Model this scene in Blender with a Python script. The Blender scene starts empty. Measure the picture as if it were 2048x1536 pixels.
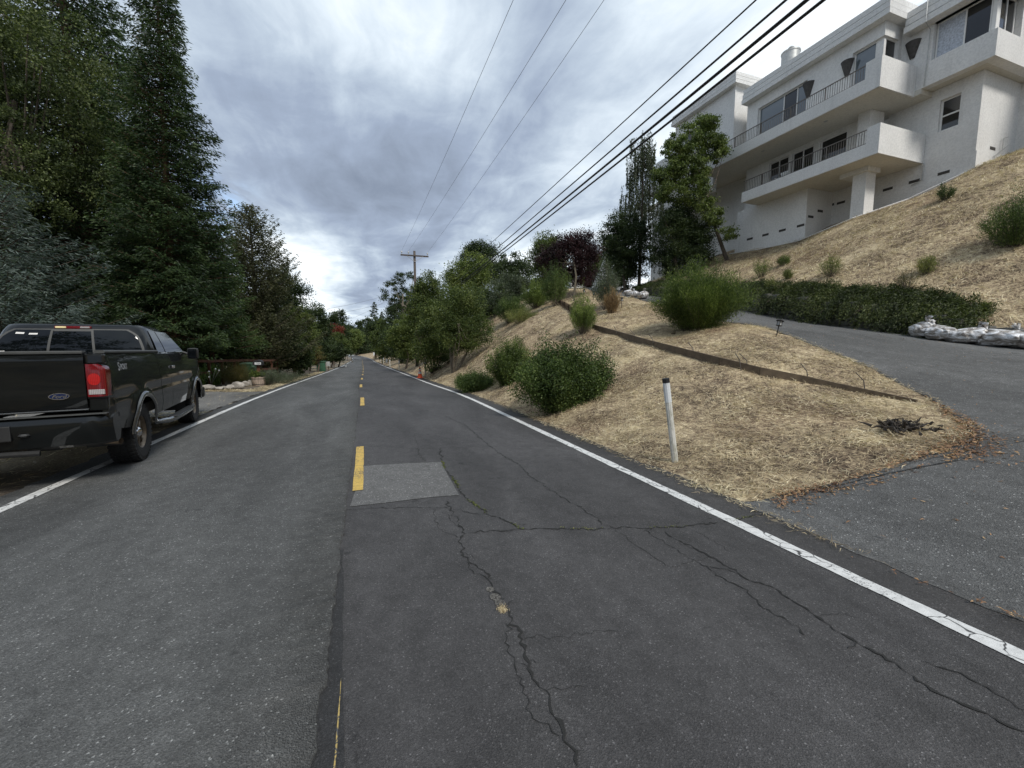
import bpy, math, random
import numpy as np
from mathutils import Vector, Matrix

# ------------------------------------------------------------------ camera, sky, sun, exposure
SC = bpy.context.scene
FPX, EYE = 820.0, 1.55
YAW, PIT = math.radians(19.625), math.radians(5.987)
cam_d = bpy.data.cameras.new('camera'); cam = bpy.data.objects.new('camera', cam_d)
SC.collection.objects.link(cam); SC.camera = cam
cam_d.sensor_width = 36.0; cam_d.lens = FPX / 2048 * 36.0
cam_d.clip_start = 0.05; cam_d.clip_end = 4000
cam.location = (0, 0, EYE)
cam.rotation_euler = (math.radians(90) - PIT, 0, -YAW)

SUN_EL, SUN_AZ = math.radians(47), math.radians(168)       # high, behind the camera
sun_d = bpy.data.lights.new('sun', 'SUN'); sun = bpy.data.objects.new('sun', sun_d)
SC.collection.objects.link(sun)
sun_d.energy = 1.5; sun_d.angle = math.radians(14); sun_d.color = (1, .96, .9)
sd = Vector((math.sin(SUN_AZ) * math.cos(SUN_EL), math.cos(SUN_AZ) * math.cos(SUN_EL), math.sin(SUN_EL)))
sun.rotation_euler = sd.to_track_quat('Z', 'Y').to_euler()

W = bpy.data.worlds.new('World'); SC.world = W; W.use_nodes = True
SC.view_settings.view_transform = 'Standard'; SC.view_settings.look = 'None'
SC.view_settings.exposure = 0.98; SC.view_settings.gamma = 1.0


class NT:
    """tiny node-tree helper"""
    def __init__(s, tree): s.t = tree; tree.nodes.clear()
    def n(s, typ, **kw):
        nd = s.t.nodes.new(typ)
        for k, v in kw.items():
            if k.startswith('i_'):
                key = k[2:]
                nd.inputs[int(key) if key.isdigit() else key.replace('_', ' ')].default_value = v
            else: setattr(nd, k, v)
        return nd
    def l(s, a, b): s.t.links.new(a, b)
    def val(s, x, sock):
        if isinstance(x, (int, float)): sock.default_value = x
        elif isinstance(x, (tuple, list)): sock.default_value = x
        else: s.l(x, sock)
    def math(s, op, a, b=0.0, c=None, clamp=False):
        nd = s.t.nodes.new('ShaderNodeMath'); nd.operation = op; nd.use_clamp = clamp
        s.val(a, nd.inputs[0]); s.val(b, nd.inputs[1])
        if c is not None: s.val(c, nd.inputs[2])
        return nd.outputs[0]
    def mix(s, f, a, b, mode='MIX'):
        nd = s.t.nodes.new('ShaderNodeMix'); nd.data_type = 'RGBA'; nd.blend_type = mode
        s.val(f, nd.inputs[0])
        for x, i in ((a, 6), (b, 7)):
            if isinstance(x, tuple) and len(x) == 3: x = x + (1,)
            s.val(x, nd.inputs[i])
        return nd.outputs[2]
    def ramp(s, f, stops, interp='LINEAR'):
        nd = s.t.nodes.new('ShaderNodeValToRGB'); nd.color_ramp.interpolation = interp
        el = nd.color_ramp.elements
        while len(el) < len(stops): el.new(.5)
        for e, (p, c) in zip(el, stops):
            e.position = p
            e.color = (c, c, c, 1) if isinstance(c, (int, float)) else (tuple(c) + (1,))[:4]
        s.val(f, nd.inputs[0]); return nd.outputs[0]
    def noise(s, vec, scale, detail=3, rough=.55, dist=0.0, color=False):
        nd = s.t.nodes.new('ShaderNodeTexNoise')
        if vec is not None: s.l(vec, nd.inputs['Vector'])
        nd.inputs['Scale'].default_value = scale; nd.inputs['Detail'].default_value = detail
        nd.inputs['Roughness'].default_value = rough; nd.inputs['Distortion'].default_value = dist
        return nd.outputs[1 if color else 0]
    def mapping(s, vec, loc=(0, 0, 0), rot=(0, 0, 0), sc=(1, 1, 1)):
        nd = s.t.nodes.new('ShaderNodeMapping'); s.l(vec, nd.inputs[0])
        nd.inputs[1].default_value = loc; nd.inputs[2].default_value = rot; nd.inputs[3].default_value = sc
        return nd.outputs[0]


def build_sky():
    t = NT(W.node_tree)
    sky = t.n('ShaderNodeTexSky', sky_type='NISHITA'); sky.sun_disc = False
    sky.sun_elevation = SUN_EL; sky.sun_rotation = SUN_AZ
    sky.air_density = 1.0; sky.dust_density = .6; sky.ozone_density = 1.2
    g = t.n('ShaderNodeTexCoord').outputs['Generated']
    sep = t.n('ShaderNodeSeparateXYZ'); t.l(g, sep.inputs[0])
    z = t.math('MAXIMUM', sep.outputs[2], 0.0); zz = t.math('ADD', z, .10)
    px = t.math('DIVIDE', sep.outputs[0], zz); py = t.math('DIVIDE', sep.outputs[1], zz)
    cb = t.n('ShaderNodeCombineXYZ'); t.l(px, cb.inputs[0]); t.l(py, cb.inputs[1])
    v = cb.outputs[0]
    def blob(px_, py_, power, pyy=None):
        d = pix_dir(px_, py_)
        nd = t.n('ShaderNodeVectorMath', operation='DOT_PRODUCT'); t.l(g, nd.inputs[0]); nd.inputs[1].default_value = d
        return t.math('POWER', t.math('MAXIMUM', nd.outputs['Value'], 0.0), power)
    warp = t.noise(v, .8, 3, .5, 0, True)
    wv = t.n('ShaderNodeVectorMath', operation='MULTIPLY_ADD'); t.l(warp, wv.inputs[0]); wv.inputs[1].default_value = (.55, .55, 0); t.l(v, wv.inputs[2])
    v2 = wv.outputs[0]
    big = t.noise(t.mapping(v2, (3.1, 1.7, 0), (0, 0, math.radians(-22)), (.75, .42, 1)), 1.0, 4, .5, .3)
    streak = t.noise(t.mapping(v2, (0, 0, 0), (0, 0, math.radians(-26)), (2.6, .7, 1)), 1.1, 6, .55, .4)
    fine = t.noise(t.mapping(v2, (7, 2, 0), (0, 0, .3), (2.2, 1.6, 1)), 2.4, 6, .6, .2)
    s = t.math('ADD', t.math('MULTIPLY', big, .60), t.math('ADD', t.math('MULTIPLY', streak, .24), t.math('MULTIPLY', fine, .16)))
    # the large light and dark banks of this day's cloud deck
    s = t.math('ADD', s, t.math('MULTIPLY', blob(860, 150, 45), .06))
    s = t.math('ADD', s, t.math('MULTIPLY', blob(1150, 420, 26), .10))
    s = t.math('ADD', s, t.math('MULTIPLY', blob(1500, 60, 18), .12))
    s = t.math('ADD', s, t.math('MULTIPLY', blob(560, 455, 160), .12))
    s = t.math('ADD', s, t.math('MULTIPLY', blob(640, 600, 120), .13))
    s = t.math('SUBTRACT', s, t.math('MULTIPLY', blob(700, 470, 60), .055))
    s = t.math('SUBTRACT', s, t.math('MULTIPLY', blob(560, 330, 45), .07))
    s = t.math('SUBTRACT', s, t.math('MULTIPLY', blob(1180, 110, 30), .11))
    s = t.math('SUBTRACT', s, t.math('MULTIPLY', blob(600, 60, 30), .03))
    s = t.math('MULTIPLY_ADD', s, 1.22, -.115)
    cl = t.ramp(s, [(.20, (.13, .165, .235)), (.34, (.22, .265, .345)), (.43, (.29, .35, .455)), (.51, (.42, .495, .59)), (.585, (.61, .69, .765)), (.67, (.85, .90, .94)), (.78, (1.02, 1.04, 1.05))])
    # blue gaps
    gap = t.ramp(t.noise(t.mapping(v2, (5.3, 9.1, 0), (0, 0, .4), (1.1, .8, 1)), 1.0, 5, .6, .3), [(.66, 0.0), (.74, 1.0)])
    gap2 = t.math('MULTIPLY', t.ramp(fine, [(.45, 0.0), (.6, 1.0)]), t.math('ADD', blob(440, 420, 900), blob(1880, 5, 500)))
    gap = t.math('MINIMUM', t.math('ADD', t.math('MULTIPLY', gap, .5), gap2), 1.0)
    bg1 = t.n('ShaderNodeBackground'); t.l(sky.outputs[0], bg1.inputs[0]); bg1.inputs[1].default_value = .11
    bg2 = t.n('ShaderNodeBackground'); t.l(cl, bg2.inputs[0]); bg2.inputs[1].default_value = CLOUD
    m = t.n('ShaderNodeMixShader'); t.l(t.math('SUBTRACT', 1.0, gap), m.inputs[0]); t.l(bg1.outputs[0], m.inputs[1]); t.l(bg2.outputs[0], m.inputs[2])
    out = t.n('ShaderNodeOutputWorld'); t.l(m.outputs[0], out.inputs[0])


# ------------------------------------------------------------------ geometry of the view (used to measure the place)
FWD = np.array([math.sin(YAW) * math.cos(PIT), math.cos(YAW) * math.cos(PIT), -math.sin(PIT)])
RGT = np.array([math.cos(YAW), -math.sin(YAW), 0.0]); UPV = np.cross(RGT, FWD)
CAM = np.array([0, 0, EYE])
def ray(x, y): return FWD + RGT * (x - 1024) / FPX - UPV * (y - 768) / FPX
def pix_dir(x, y): d = ray(x, y); return tuple(d / np.linalg.norm(d))
def onX(x, y, X): d = ray(x, y); return CAM + d * (X / d[0])
def onY(x, y, Y): d = ray(x, y); return CAM + d * (Y / d[1])
def dep(x, y, D): return CAM + ray(x, y) * D
CLOUD = 0.66
build_sky()

# ------------------------------------------------------------------ terrain
RY = np.array([-60, 0, 5, 13.4, 20, 44, 71, 120, 165, 190, 215, 260, 330, 500.])
RZ = np.array([1.1, 0, -.09, -.25, -.52, -1.5, -2.55, -4.2, -5.4, -5.75, -5.9, -5.9, -5.5, -5.])
CX = np.array([-.2, -.2, -.2, -.2, -.33, -.35, -.5, -.9, -1.2, -2.4, -5.0, -14, -38, -120.])
def smooth_interp(y, xp, fp):
    y = np.asarray(y, float)
    return (np.interp(y, xp, fp) + np.interp(y - 2, xp, fp) + np.interp(y + 2, xp, fp)
            + np.interp(y - 1, xp, fp) + np.interp(y + 1, xp, fp)) / 5
def rz(y): return smooth_interp(y, RY, RZ)
def rc(y): return smooth_interp(y, RY, CX)

class TPS:
    def __init__(s, pts, lam=.02):
        p = np.array(pts, float); s.c = p[:, :2]; n = len(p)
        K = s.k(np.linalg.norm(s.c[:, None] - s.c[None], axis=2)) + np.eye(n) * lam
        A = np.zeros((n + 3, n + 3)); A[:n, :n] = K
        A[:n, n] = 1; A[:n, n + 1:] = s.c; A[n, :n] = 1; A[n + 1:, :n] = s.c.T
        s.w = np.linalg.solve(A, np.concatenate([p[:, 2], [0, 0, 0]]))
    @staticmethod
    def k(r): return r * r * np.log(r + 1e-9)
    def __call__(s, x, y):
        x = np.asarray(x, float); y = np.asarray(y, float); shp = x.shape
        q = np.stack([x.ravel(), y.ravel()], 1); o = np.empty(len(q)); n = len(s.c)
        for i in range(0, len(q), 20000):
            b = q[i:i + 20000]
            o[i:i + 20000] = s.k(np.linalg.norm(b[:, None] - s.c[None], axis=2)) @ s.w[:n] + s.w[n] + b @ s.w[n + 1:]
        return o.reshape(shp)

def rzz(y): return float(rz(y))
LOW = []
for y in (-12, -6, -2, 0, 1.5, 3, 4.5, 6, 8, 11, 14, 18, 22, 27, 33, 40, 50, 60, 72, 85, 105): LOW.append((3.4, y, rzz(y)))
for y in (4.3, 6, 8.5, 11, 14, 18, 22, 30, 40, 55, 70, 90): LOW.append((4.0, y, rzz(y) + .14))
for y in (-12, -6, -2, 1.5):
    for x, z in ((5, .18), (7, .42), (9, .68), (11.5, 1.02), (14, 1.25)): LOW.append((x, y, z + y * .01))
LOW += [(4.3, 2.9, .03), (5.0, 2.8, .16), (5.97, 2.67, .31), (7.06, 2.87, .44), (8.17, 3.76, .6),
        (8.2, 3.8, .62), (7.5, 5.3, .8), (7.1, 6.6, 1.05), (7.5, 9.5, 1.44), (8.3, 13.7, 2.07), (9.2, 17, 2.74), (10.2, 20.5, 3.54), (12.5, 22.8, 4.18),
        (5.6, 5.2, .36), (5.7, 8, .62), (6, 11, .95), (6.2, 15, 1.15), (7, 20, 1.8), (7.5, 26, 2.2), (7.5, 34, 1.7), (8, 45, 1.3),
        (8.5, 3.93, .66), (9, 4.97, 1.0), (9.7, 6.5, 1.42), (10.6, 8.86, 2.0), (12, 13.8, 2.92), (13.5, 19.5, 4.0), (15, 26.6, 5.35),
        (11.5, 4.8, 1.2), (14, 4.7, 1.36), (14, 6.7, 1.68), (14.2, 9.1, 2.03), (12, 9.0, 2.03), (14.8, 12.8, 2.75), (15.8, 18, 3.75), (17, 23.7, 4.75), (18.5, 28, 5.4), (16.5, 32, 5.35),
        (12, 30, 5.0), (12, 40, 5.2), (18, 45, 5.6), (25, 35, 5.6), (30, 50, 6.5), (14, 60, 4.5), (30, 70, 6.5), (10, 75, 1.5), (20, 100, 3), (6, 100, -2.5),
        (9.3, 11, 1.9), (9.8, 14.5, 2.62), (11, 18.5, 3.5)]
tps_low = TPS(LOW)
HI = [(14.6, 2, 1.5), (14.5, 4.7, 1.62), (14.6, 6.7, 2.2), (14.7, 9.1, 2.7), (15.3, 12.8, 3.42), (16.3, 18, 4.3), (17.6, 23.7, 4.95), (19, 28, 5.45),
      (22.25, 19.25, 7.05), (22.25, 15.8, 7.0), (22.2, 13.5, 7.4), (24.2, 12.0, 8.15), (24.2, 10.46, 8.7), (27.05, 10.45, 9.6), (27, 6, 10.1), (32, 8, 12.2),
      (22.2, 23, 7.1), (22.2, 28.4, 5.3), (26, 30, 6), (24.2, 15, 7.9), (24.2, 19, 7.9),
      (20, 2, 5.2), (25, 0, 8.7), (30, -4, 11.5), (15, -6, 1.6), (20, -8, 4.6), (35, 20, 12), (36, 35, 10), (18, 9, 4.95), (18.5, 14, 5.1), (19, 19, 5.5)]
tps_hi = TPS(HI)
WX = (np.array([-20, 2, 4.7, 9, 12.8, 18, 23.7, 28, 33]), np.array([14.35, 14.3, 14.25, 14.4, 15.0, 16.0, 17.25, 18.7, 22]))
def wallx(y): return smooth_interp(y, *WX)
DRIVE_L = [(3.42, -12), (3.42, -4), (3.42, 0), (3.42, 1.2), (3.44, 2.95), (3.9, 2.88), (4.3, 2.8), (5.0, 2.68), (5.97, 2.62), (6.7, 2.66), (7.3, 2.95), (7.9, 3.4), (8.5, 3.93), (9, 4.97), (9.7, 6.5), (10.6, 8.86), (11.3, 11.3), (12, 13.8), (12.7, 16.6), (13.5, 19.5), (14.2, 23), (15, 26.6), (15.4, 31)]
DRIVE_R = [(14.2, -12), (14.2, -5), (14.2, -3), (14.2, -1.6), (14.2, -.4), (14.15, .6), (14.1, 1.2), (14.1, 1.8), (14.1, 2.4), (14.1, 3), (14.1, 3.6), (14.1, 4.3), (14.1, 5), (14.1, 6.2), (14.2, 8), (14.4, 10), (14.8, 12.3), (15.2, 14.5), (15.8, 17.4), (16.4, 20.2), (17.0, 23.6), (18.2, 27.2), (19.0, 31)]
DPOLY = np.array(DRIVE_L + DRIVE_R[::-1])
def in_poly(x, y, poly):
    x = np.asarray(x); y = np.asarray(y); ins = np.zeros(x.shape, bool); n = len(poly); j = n - 1
    for i in range(n):
        xi, yi = poly[i]; xj, yj = poly[j]
        c = ((yi > y) != (yj > y)) & (x < (xj - xi) * (y - yi) / (yj - yi + 1e-12) + xi)
        ins ^= c; j = i
    return ins
def sst(a, b, x): t = np.clip((x - a) / (b - a), 0, 1); return t * t * (3 - 2 * t)
def bumps(x, y):
    return (np.sin(x * 1.7 + y * .9) * np.sin(y * 1.3 - x * .6) * .035 + np.sin(x * 4.1 + 1) * np.sin(y * 3.7 + x) * .014 + np.sin(x * 9 + y * 2) * np.sin(y * 8 - x * 3) * .006)
def hgt(x, y):
    x = np.asarray(x, float); y = np.asarray(y, float); x, y = np.broadcast_arrays(x, y)
    R = rz(y); c = rc(y)
    lo = tps_low(np.clip(x, 3.3, 45), np.clip(y, -14, 110)); hi = tps_hi(np.clip(x, 14.2, 40), np.clip(y, -10, 40))
    dm = in_poly(x, y, DPOLY)
    lo = lo + np.where(dm, 0, bumps(x, y) * sst(3.5, 4.6, x))
    hi = hi + bumps(x, y)
    s = sst(-.06, .06, x - wallx(y)) * sst(33, 27, y)
    right = lo * (1 - s) + hi * s
    far = sst(46, 66, y)
    gen = R + np.clip(x - c - 3.6, 0, 40) * .16 + np.clip(x - c - 3.6, 0, 2) * .12
    right = right * (1 - far) + gen * far
    left = R + sst(60, 240, y) * 0 + np.clip(c - x - 30, 0, 200) * .09 + sst(4.0, 6, c - x) * .07 * sst(8, 12, y) + bumps(x, y) * sst(4.0, 6, c - x) * .8
    u = sst(3.6, 4.35, x - c)
    return np.where(x > c, R * (1 - u) + right * u, left)
def ground_at(px, py, dmax=120):
    d = ray(px, py); ts = np.concatenate([np.arange(1, 40, .05), np.arange(40, dmax, .25)])
    p = CAM[None] + ts[:, None] * d[None]; h = hgt(p[:, 0], p[:, 1])
    i = np.argmax(p[:, 2] < h)
    q = p[i] if p[i, 2] < h[i] else p[-1]
    return np.array([q[0], q[1], float(hgt(q[0], q[1]))])
def road_at(px, py):
    d = ray(px, py); t = np.arange(1, 200, .02); p = CAM[None] + t[:, None] * d[None]
    return p[np.argmax(p[:, 2] < rz(p[:, 1]))]

# ------------------------------------------------------------------ object helpers
COL = SC.collection; ORG = {}
def tag(o, label=None, cat=None, group=None, kind=None):
    if label: o['label'] = label
    if cat: o['category'] = cat
    if group: o['group'] = group
    if kind: o['kind'] = kind
    return o
def thing(name, label, cat, loc, group=None, rotz=0):
    o = bpy.data.objects.new(name, None); COL.objects.link(o); o.location = tuple(float(v) for v in loc); o.rotation_euler = (0, 0, rotz)
    o.empty_display_size = .1
    ORG[o.name] = np.array([float(v) for v in loc]); return tag(o, label, cat, group)
def link_mesh(name, me, mat, parent, smooth=False):
    o = bpy.data.objects.new(name, me); COL.objects.link(o)
    if mat: me.materials.append(mat)
    if smooth: me.shade_smooth()
    if parent is not None: o.parent = parent; ORG[o.name] = ORG.get(parent.name, np.zeros(3))
    return o
def mesh_np(name, V, F, mat, parent=None, world=True, smooth=False, k=None):
    """V (n,3), F (m,k) all faces with k corners"""
    V = np.asarray(V, np.float32)
    if world and parent is not None: V = V - ORG[parent.name].astype(np.float32)
    F = np.asarray(F, np.int32); m, k = F.shape
    me = bpy.data.meshes.new(name); me.vertices.add(len(V)); me.vertices.foreach_set('co', V.ravel())
    me.loops.add(m * k); me.loops.foreach_set('vertex_index', F.ravel())
    me.polygons.add(m); me.polygons.foreach_set('loop_start', np.arange(m, dtype=np.int32) * k)
    me.polygons.foreach_set('loop_total', np.full(m, k, np.int32))
    me.update(calc_edges=True)
    return link_mesh(name, me, mat, parent, smooth)
class MB:
    def __init__(s): s.v = []; s.f = []
    def add(s, vs, fs):
        b = len(s.v); s.v += [tuple(float(c) for c in v) for v in vs]; s.f += [tuple(i + b for i in f) for f in fs]; return s
    def box(s, x0, x1, y0, y1, z0, z1, M=None):
        vs = [(x, y, z) for z in (z0, z1) for x, y in ((x0, y0), (x1, y0), (x1, y1), (x0, y1))]
        if M is not None: vs = [M @ Vector(v) for v in vs]
        return s.add(vs, [(3, 2, 1, 0), (4, 5, 6, 7), (0, 1, 5, 4), (1, 2, 6, 5), (2, 3, 7, 6), (3, 0, 4, 7)])
    def bbox(s, x0, x1, y0, y1, z0, z1, b=.02, M=None):
        """box with chamfered edges"""
        bm_v = []; 
        import bmesh
        bm = bmesh.new(); bmesh.ops.create_cube(bm, size=1)
        for v in bm.verts: v.co = Vector(((x0 + x1) / 2 + v.co.x * (x1 - x0), (y0 + y1) / 2 + v.co.y * (y1 - y0), (z0 + z1) / 2 + v.co.z * (z1 - z0)))
        bmesh.ops.bevel(bm, geom=bm.edges[:], offset=b, segments=2, affect='EDGES', profile=.6)
        bm.verts.index_update()
        vs = [(M @ v.co) if M is not None else v.co for v in bm.verts]; fs = [tuple(v.index for v in f.verts) for f in bm.faces]
        bm.free(); return s.add(vs, fs)
    def tube(s, pts, r, n=6, cap=True):
        pts = [Vector(tuple(float(c) for c in p)) for p in pts]; rs = r if isinstance(r, (list, tuple)) else [r] * len(pts)
        vs = []; fs = []
        t0 = (pts[1] - pts[0]).normalized(); ref = Vector((0, 0, 1)) if abs(t0.z) < .9 else Vector((1, 0, 0))
        for i, p in enumerate(pts):
            t = (pts[min(i + 1, len(pts) - 1)] - pts[max(i - 1, 0)]).normalized()
            a = t.cross(ref).normalized(); b = t.cross(a)
            for k in range(n):
                an = 2 * math.pi * k / n; vs.append(p + (a * math.cos(an) + b * math.sin(an)) * rs[i])
        for i in range(len(pts) - 1):
            for k in range(n):
                fs.append((i * n + k, i * n + (k + 1) % n, (i + 1) * n + (k + 1) % n, (i + 1) * n + k))
        if cap: fs.append(tuple(range(n))[::-1]); fs.append(tuple(range((len(pts) - 1) * n, len(pts) * n)))
        return s.add(vs, fs)
    def lathe(s, prof, n=24, axis='z', at=(0, 0, 0), ang=(0, 2 * math.pi)):
        vs = []; fs = []; m = len(prof); full = abs(ang[1] - ang[0] - 2 * math.pi) < 1e-6
        steps = n if full else n + 1
        for i in range(steps):
            a = ang[0] + (ang[1] - ang[0]) * i / n; c, sn = math.cos(a), math.sin(a)
            for r, h in prof:
                if axis == 'z': vs.append((at[0] + r * c, at[1] + r * sn, at[2] + h))
                else: vs.append((at[0] + h, at[1] + r * c, at[2] + r * sn))
        for i in range(n):
            j = (i + 1) % steps
            for k in range(m - 1): fs.append((i * m + k, j * m + k, j * m + k + 1, i * m + k + 1))
        return s.add(vs, fs)
    def prism(s, poly, d0, d1, axis='x'):
        """2D polygon extruded between d0 and d1 along axis"""
        n = len(poly)
        def P(d, a, b): return (d, a, b) if axis == 'x' else ((a, d, b) if axis == 'y' else (a, b, d))
        vs = [P(d0, *p) for p in poly] + [P(d1, *p) for p in poly]
        fs = [tuple(range(n))[::-1], tuple(range(n, 2 * n))] + [(i, (i + 1) % n, n + (i + 1) % n, n + i) for i in range(n)]
        return s.add(vs, fs)
    def build(s, name, mat, parent=None, world=True, smooth=False):
        me = bpy.data.meshes.new(name); vs = s.v
        if world and parent is not None:
            o = ORG[parent.name]; vs = [(v[0] - o[0], v[1] - o[1], v[2] - o[2]) for v in vs]
        me.from_pydata(vs, [], s.f); me.update()
        import bmesh
        bm = bmesh.new(); bm.from_mesh(me); bmesh.ops.recalc_face_normals(bm, faces=bm.faces); bm.to_mesh(me); bm.free()
        o = link_mesh(name, me, mat, parent)
        if smooth: me.shade_smooth()
        return o
def smooth_by_angle(o, deg=35):
    me = o.data; me.shade_smooth()
    import bmesh
    bm = bmesh.new(); bm.from_mesh(me)
    for e in bm.edges:
        if len(e.link_faces) == 2 and e.calc_face_angle(0) > math.radians(deg): e.smooth = False
    bm.to_mesh(me); bm.free()
def copy_tree(o, parent=None):
    c = o.copy(); COL.objects.link(c)
    if parent is not None: c.parent = parent
    for ch in list(o.children): copy_tree(ch, c)
    return c
def text_mesh(s, size, extrude=.002, shear=0.0, bold=0.0, sx=1.0):
    cu = bpy.data.curves.new('t', 'FONT'); cu.body = s; cu.size = size; cu.extrude = extrude; cu.shear = shear; cu.offset = bold
    cu.align_x = 'CENTER'; cu.align_y = 'CENTER'
    ob = bpy.data.objects.new('t', cu); COL.objects.link(ob)
    me = bpy.data.meshes.new_from_object(ob.evaluated_get(bpy.context.evaluated_depsgraph_get()))
    V = [tuple(v.co) for v in me.vertices]; F = [tuple(p.vertices) for p in me.polygons]
    bpy.data.objects.remove(ob); bpy.data.curves.remove(cu); bpy.data.meshes.remove(me)
    return [(v[0] * sx, v[1], v[2]) for v in V], F

# ------------------------------------------------------------------ materials
def new_mat(name):
    m = bpy.data.materials.new(name); m.use_nodes = True
    t = NT(m.node_tree); out = t.n('ShaderNodeOutputMaterial'); b = t.n('ShaderNodeBsdfPrincipled'); t.l(b.outputs[0], out.inputs[0])
    return m, t, b, out
def bump(t, b, h, strength=.3, dist=.01):
    nd = t.n('ShaderNodeBump'); nd.inputs['Strength'].default_value = strength; nd.inputs['Distance'].default_value = dist
    t.l(h, nd.inputs['Height']); t.l(nd.outputs[0], b.inputs['Normal'])
def plain(name, col, rough=.6, metal=0.0, vary=.15, nscale=8, bmp=0.0, spec=.5, coat=0.0):
    m, t, b, o = new_mat(name)
    v = t.n('ShaderNodeTexCoord').outputs['Object']
    n = t.noise(v, nscale, 4, .6)
    f = t.ramp(n, [(.3, 1 - vary), (.7, 1 + vary)])
    c = t.mix(1.0, tuple(col), f, 'MULTIPLY'); t.l(c, b.inputs['Base Color'])
    b.inputs['Roughness'].default_value = rough; b.inputs['Metallic'].default_value = metal
    b.inputs['Specular IOR Level'].default_value = spec; b.inputs['Coat Weight'].default_value = coat
    if bmp: bump(t, b, t.noise(v, nscale * 6, 4, .6), bmp, .01)
    return m
def wcoord(t): return t.n('ShaderNodeNewGeometry').outputs['Position']

def asphalt(name, base, light, speck=.5, scale=1.0, tint=(1, 1, 1), patch=.36):
    m, t, b, o = new_mat(name); p = wcoord(t)
    vo = t.n('ShaderNodeTexVoronoi'); t.l(p, vo.inputs['Vector']); vo.inputs['Scale'].default_value = 165 * scale
    r = t.n('ShaderNodeSeparateColor'); t.l(vo.outputs['Color'], r.inputs[0])
    st = t.ramp(r.outputs[0], [(0.0, .7), (.5, .92), (.88, 1.12), (.975, 1.4), (1.0, 2.2 + speck)])
    fine = t.ramp(t.noise(p, 260 * scale, 2, .6), [(.3, .65), (.7, 1.35)])
    big = t.ramp(t.noise(t.mapping(p, sc=(1.0, .28, 1)), .9, 6, .62, .4), [(.3, 1 - patch), (.7, 1 + patch)])
    mid = t.ramp(t.noise(p, 7, 6, .75, .3), [(.25, .70), (.75, 1.28)])
    spots = t.ramp(t.noise(p, 3.6, 3, .6), [(.26, .55), (.31, 1.0)])
    f = t.math('MULTIPLY', t.math('MULTIPLY', st, fine), t.math('MULTIPLY', t.math('MULTIPLY', big, mid), spots))
    f = t.math('MULTIPLY', f, base)
    cb = t.n('ShaderNodeCombineColor')
    for i in range(3): t.l(t.math('MULTIPLY', f, tint[i]), cb.inputs[i])
    t.l(cb.outputs[0], b.inputs['Base Color'])
    b.inputs['Roughness'].default_value = .78; b.inputs['Specular IOR Level'].default_value = .35
    h = t.math('ADD', t.math('MULTIPLY', vo.outputs['Distance'], 1.2), t.noise(p, 180 * scale, 3, .6))
    bump(t, b, h, .8, .004 * light)
    return m
M_ROAD = asphalt('road_asphalt_dark', .062, .8, speck=.4, tint=(1.03, 1.0, 1.0))
M_OVER = asphalt('road_asphalt_grey', .090, 1.3, speck=1.2, scale=.85, tint=(1.0, 1.01, .98))
M_PATCH = asphalt('road_asphalt_patch', .135, 1.2, speck=2.5, tint=(1.02, 1.01, .98), patch=.1)
M_DRIVE = asphalt('drive_asphalt_worn', .105, 1.4, speck=1.6, scale=.7, tint=(1.0, 1.0, .97))
M_CRACK = plain('crack_shadow', (.017, .017, .016), .95)
M_GRAVEL = asphalt('gravel', .15, 2.2, speck=1.0, scale=.45, tint=(1.0, .97, .9))

def paint(name, col, wear=.42, under=.07):
    m, t, b, o = new_mat(name); p = wcoord(t)
    n = t.noise(p, 55, 5, .75); n2 = t.noise(p, 2.2, 3, .6)
    vo = t.n('ShaderNodeTexVoronoi'); vo.feature = 'DISTANCE_TO_EDGE'; t.l(t.noise(p, 3, 2, .5, 0, True), vo.inputs['Vector'])
    vo2 = t.n('ShaderNodeTexVoronoi'); vo2.feature = 'DISTANCE_TO_EDGE'
    wp = t.n('ShaderNodeVectorMath', operation='MULTIPLY_ADD'); t.l(t.noise(p, 9, 2, .5, 0, True), wp.inputs[0]); wp.inputs[1].default_value = (.12, .12, 0); t.l(p, wp.inputs[2])
    t.l(wp.outputs[0], vo2.inputs['Vector']); vo2.inputs['Scale'].default_value = 5.5
    crack = t.ramp(vo2.outputs['Distance'], [(.012, 1.0), (.03, 0.0)])
    crack = t.math('MULTIPLY', crack, t.ramp(n2, [(.42, 0.0), (.5, 1.0)]))
    w = t.ramp(t.math('ADD', n, t.math('MULTIPLY', t.math('SUBTRACT', n2, .5), .5)), [(wear - .09, 1.0), (wear - .03, 0.0)])
    w = t.math('MAXIMUM', w, crack)
    g = t.ramp(t.noise(p, 20, 4, .6), [(.3, .82), (.7, 1.08)])
    c = t.mix(w, t.mix(1.0, col, g, 'MULTIPLY'), (under,) * 3); t.l(c, b.inputs['Base Color'])
    b.inputs['Roughness'].default_value = .7; bump(t, b, t.noise(p, 150, 3, .6), .5, .004)
    return m
M_WHITE_LINE = paint('white_road_paint', (.66, .66, .64), .435)
M_YELLOW = paint('yellow_road_paint', (.58, .39, .09), .46)

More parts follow.
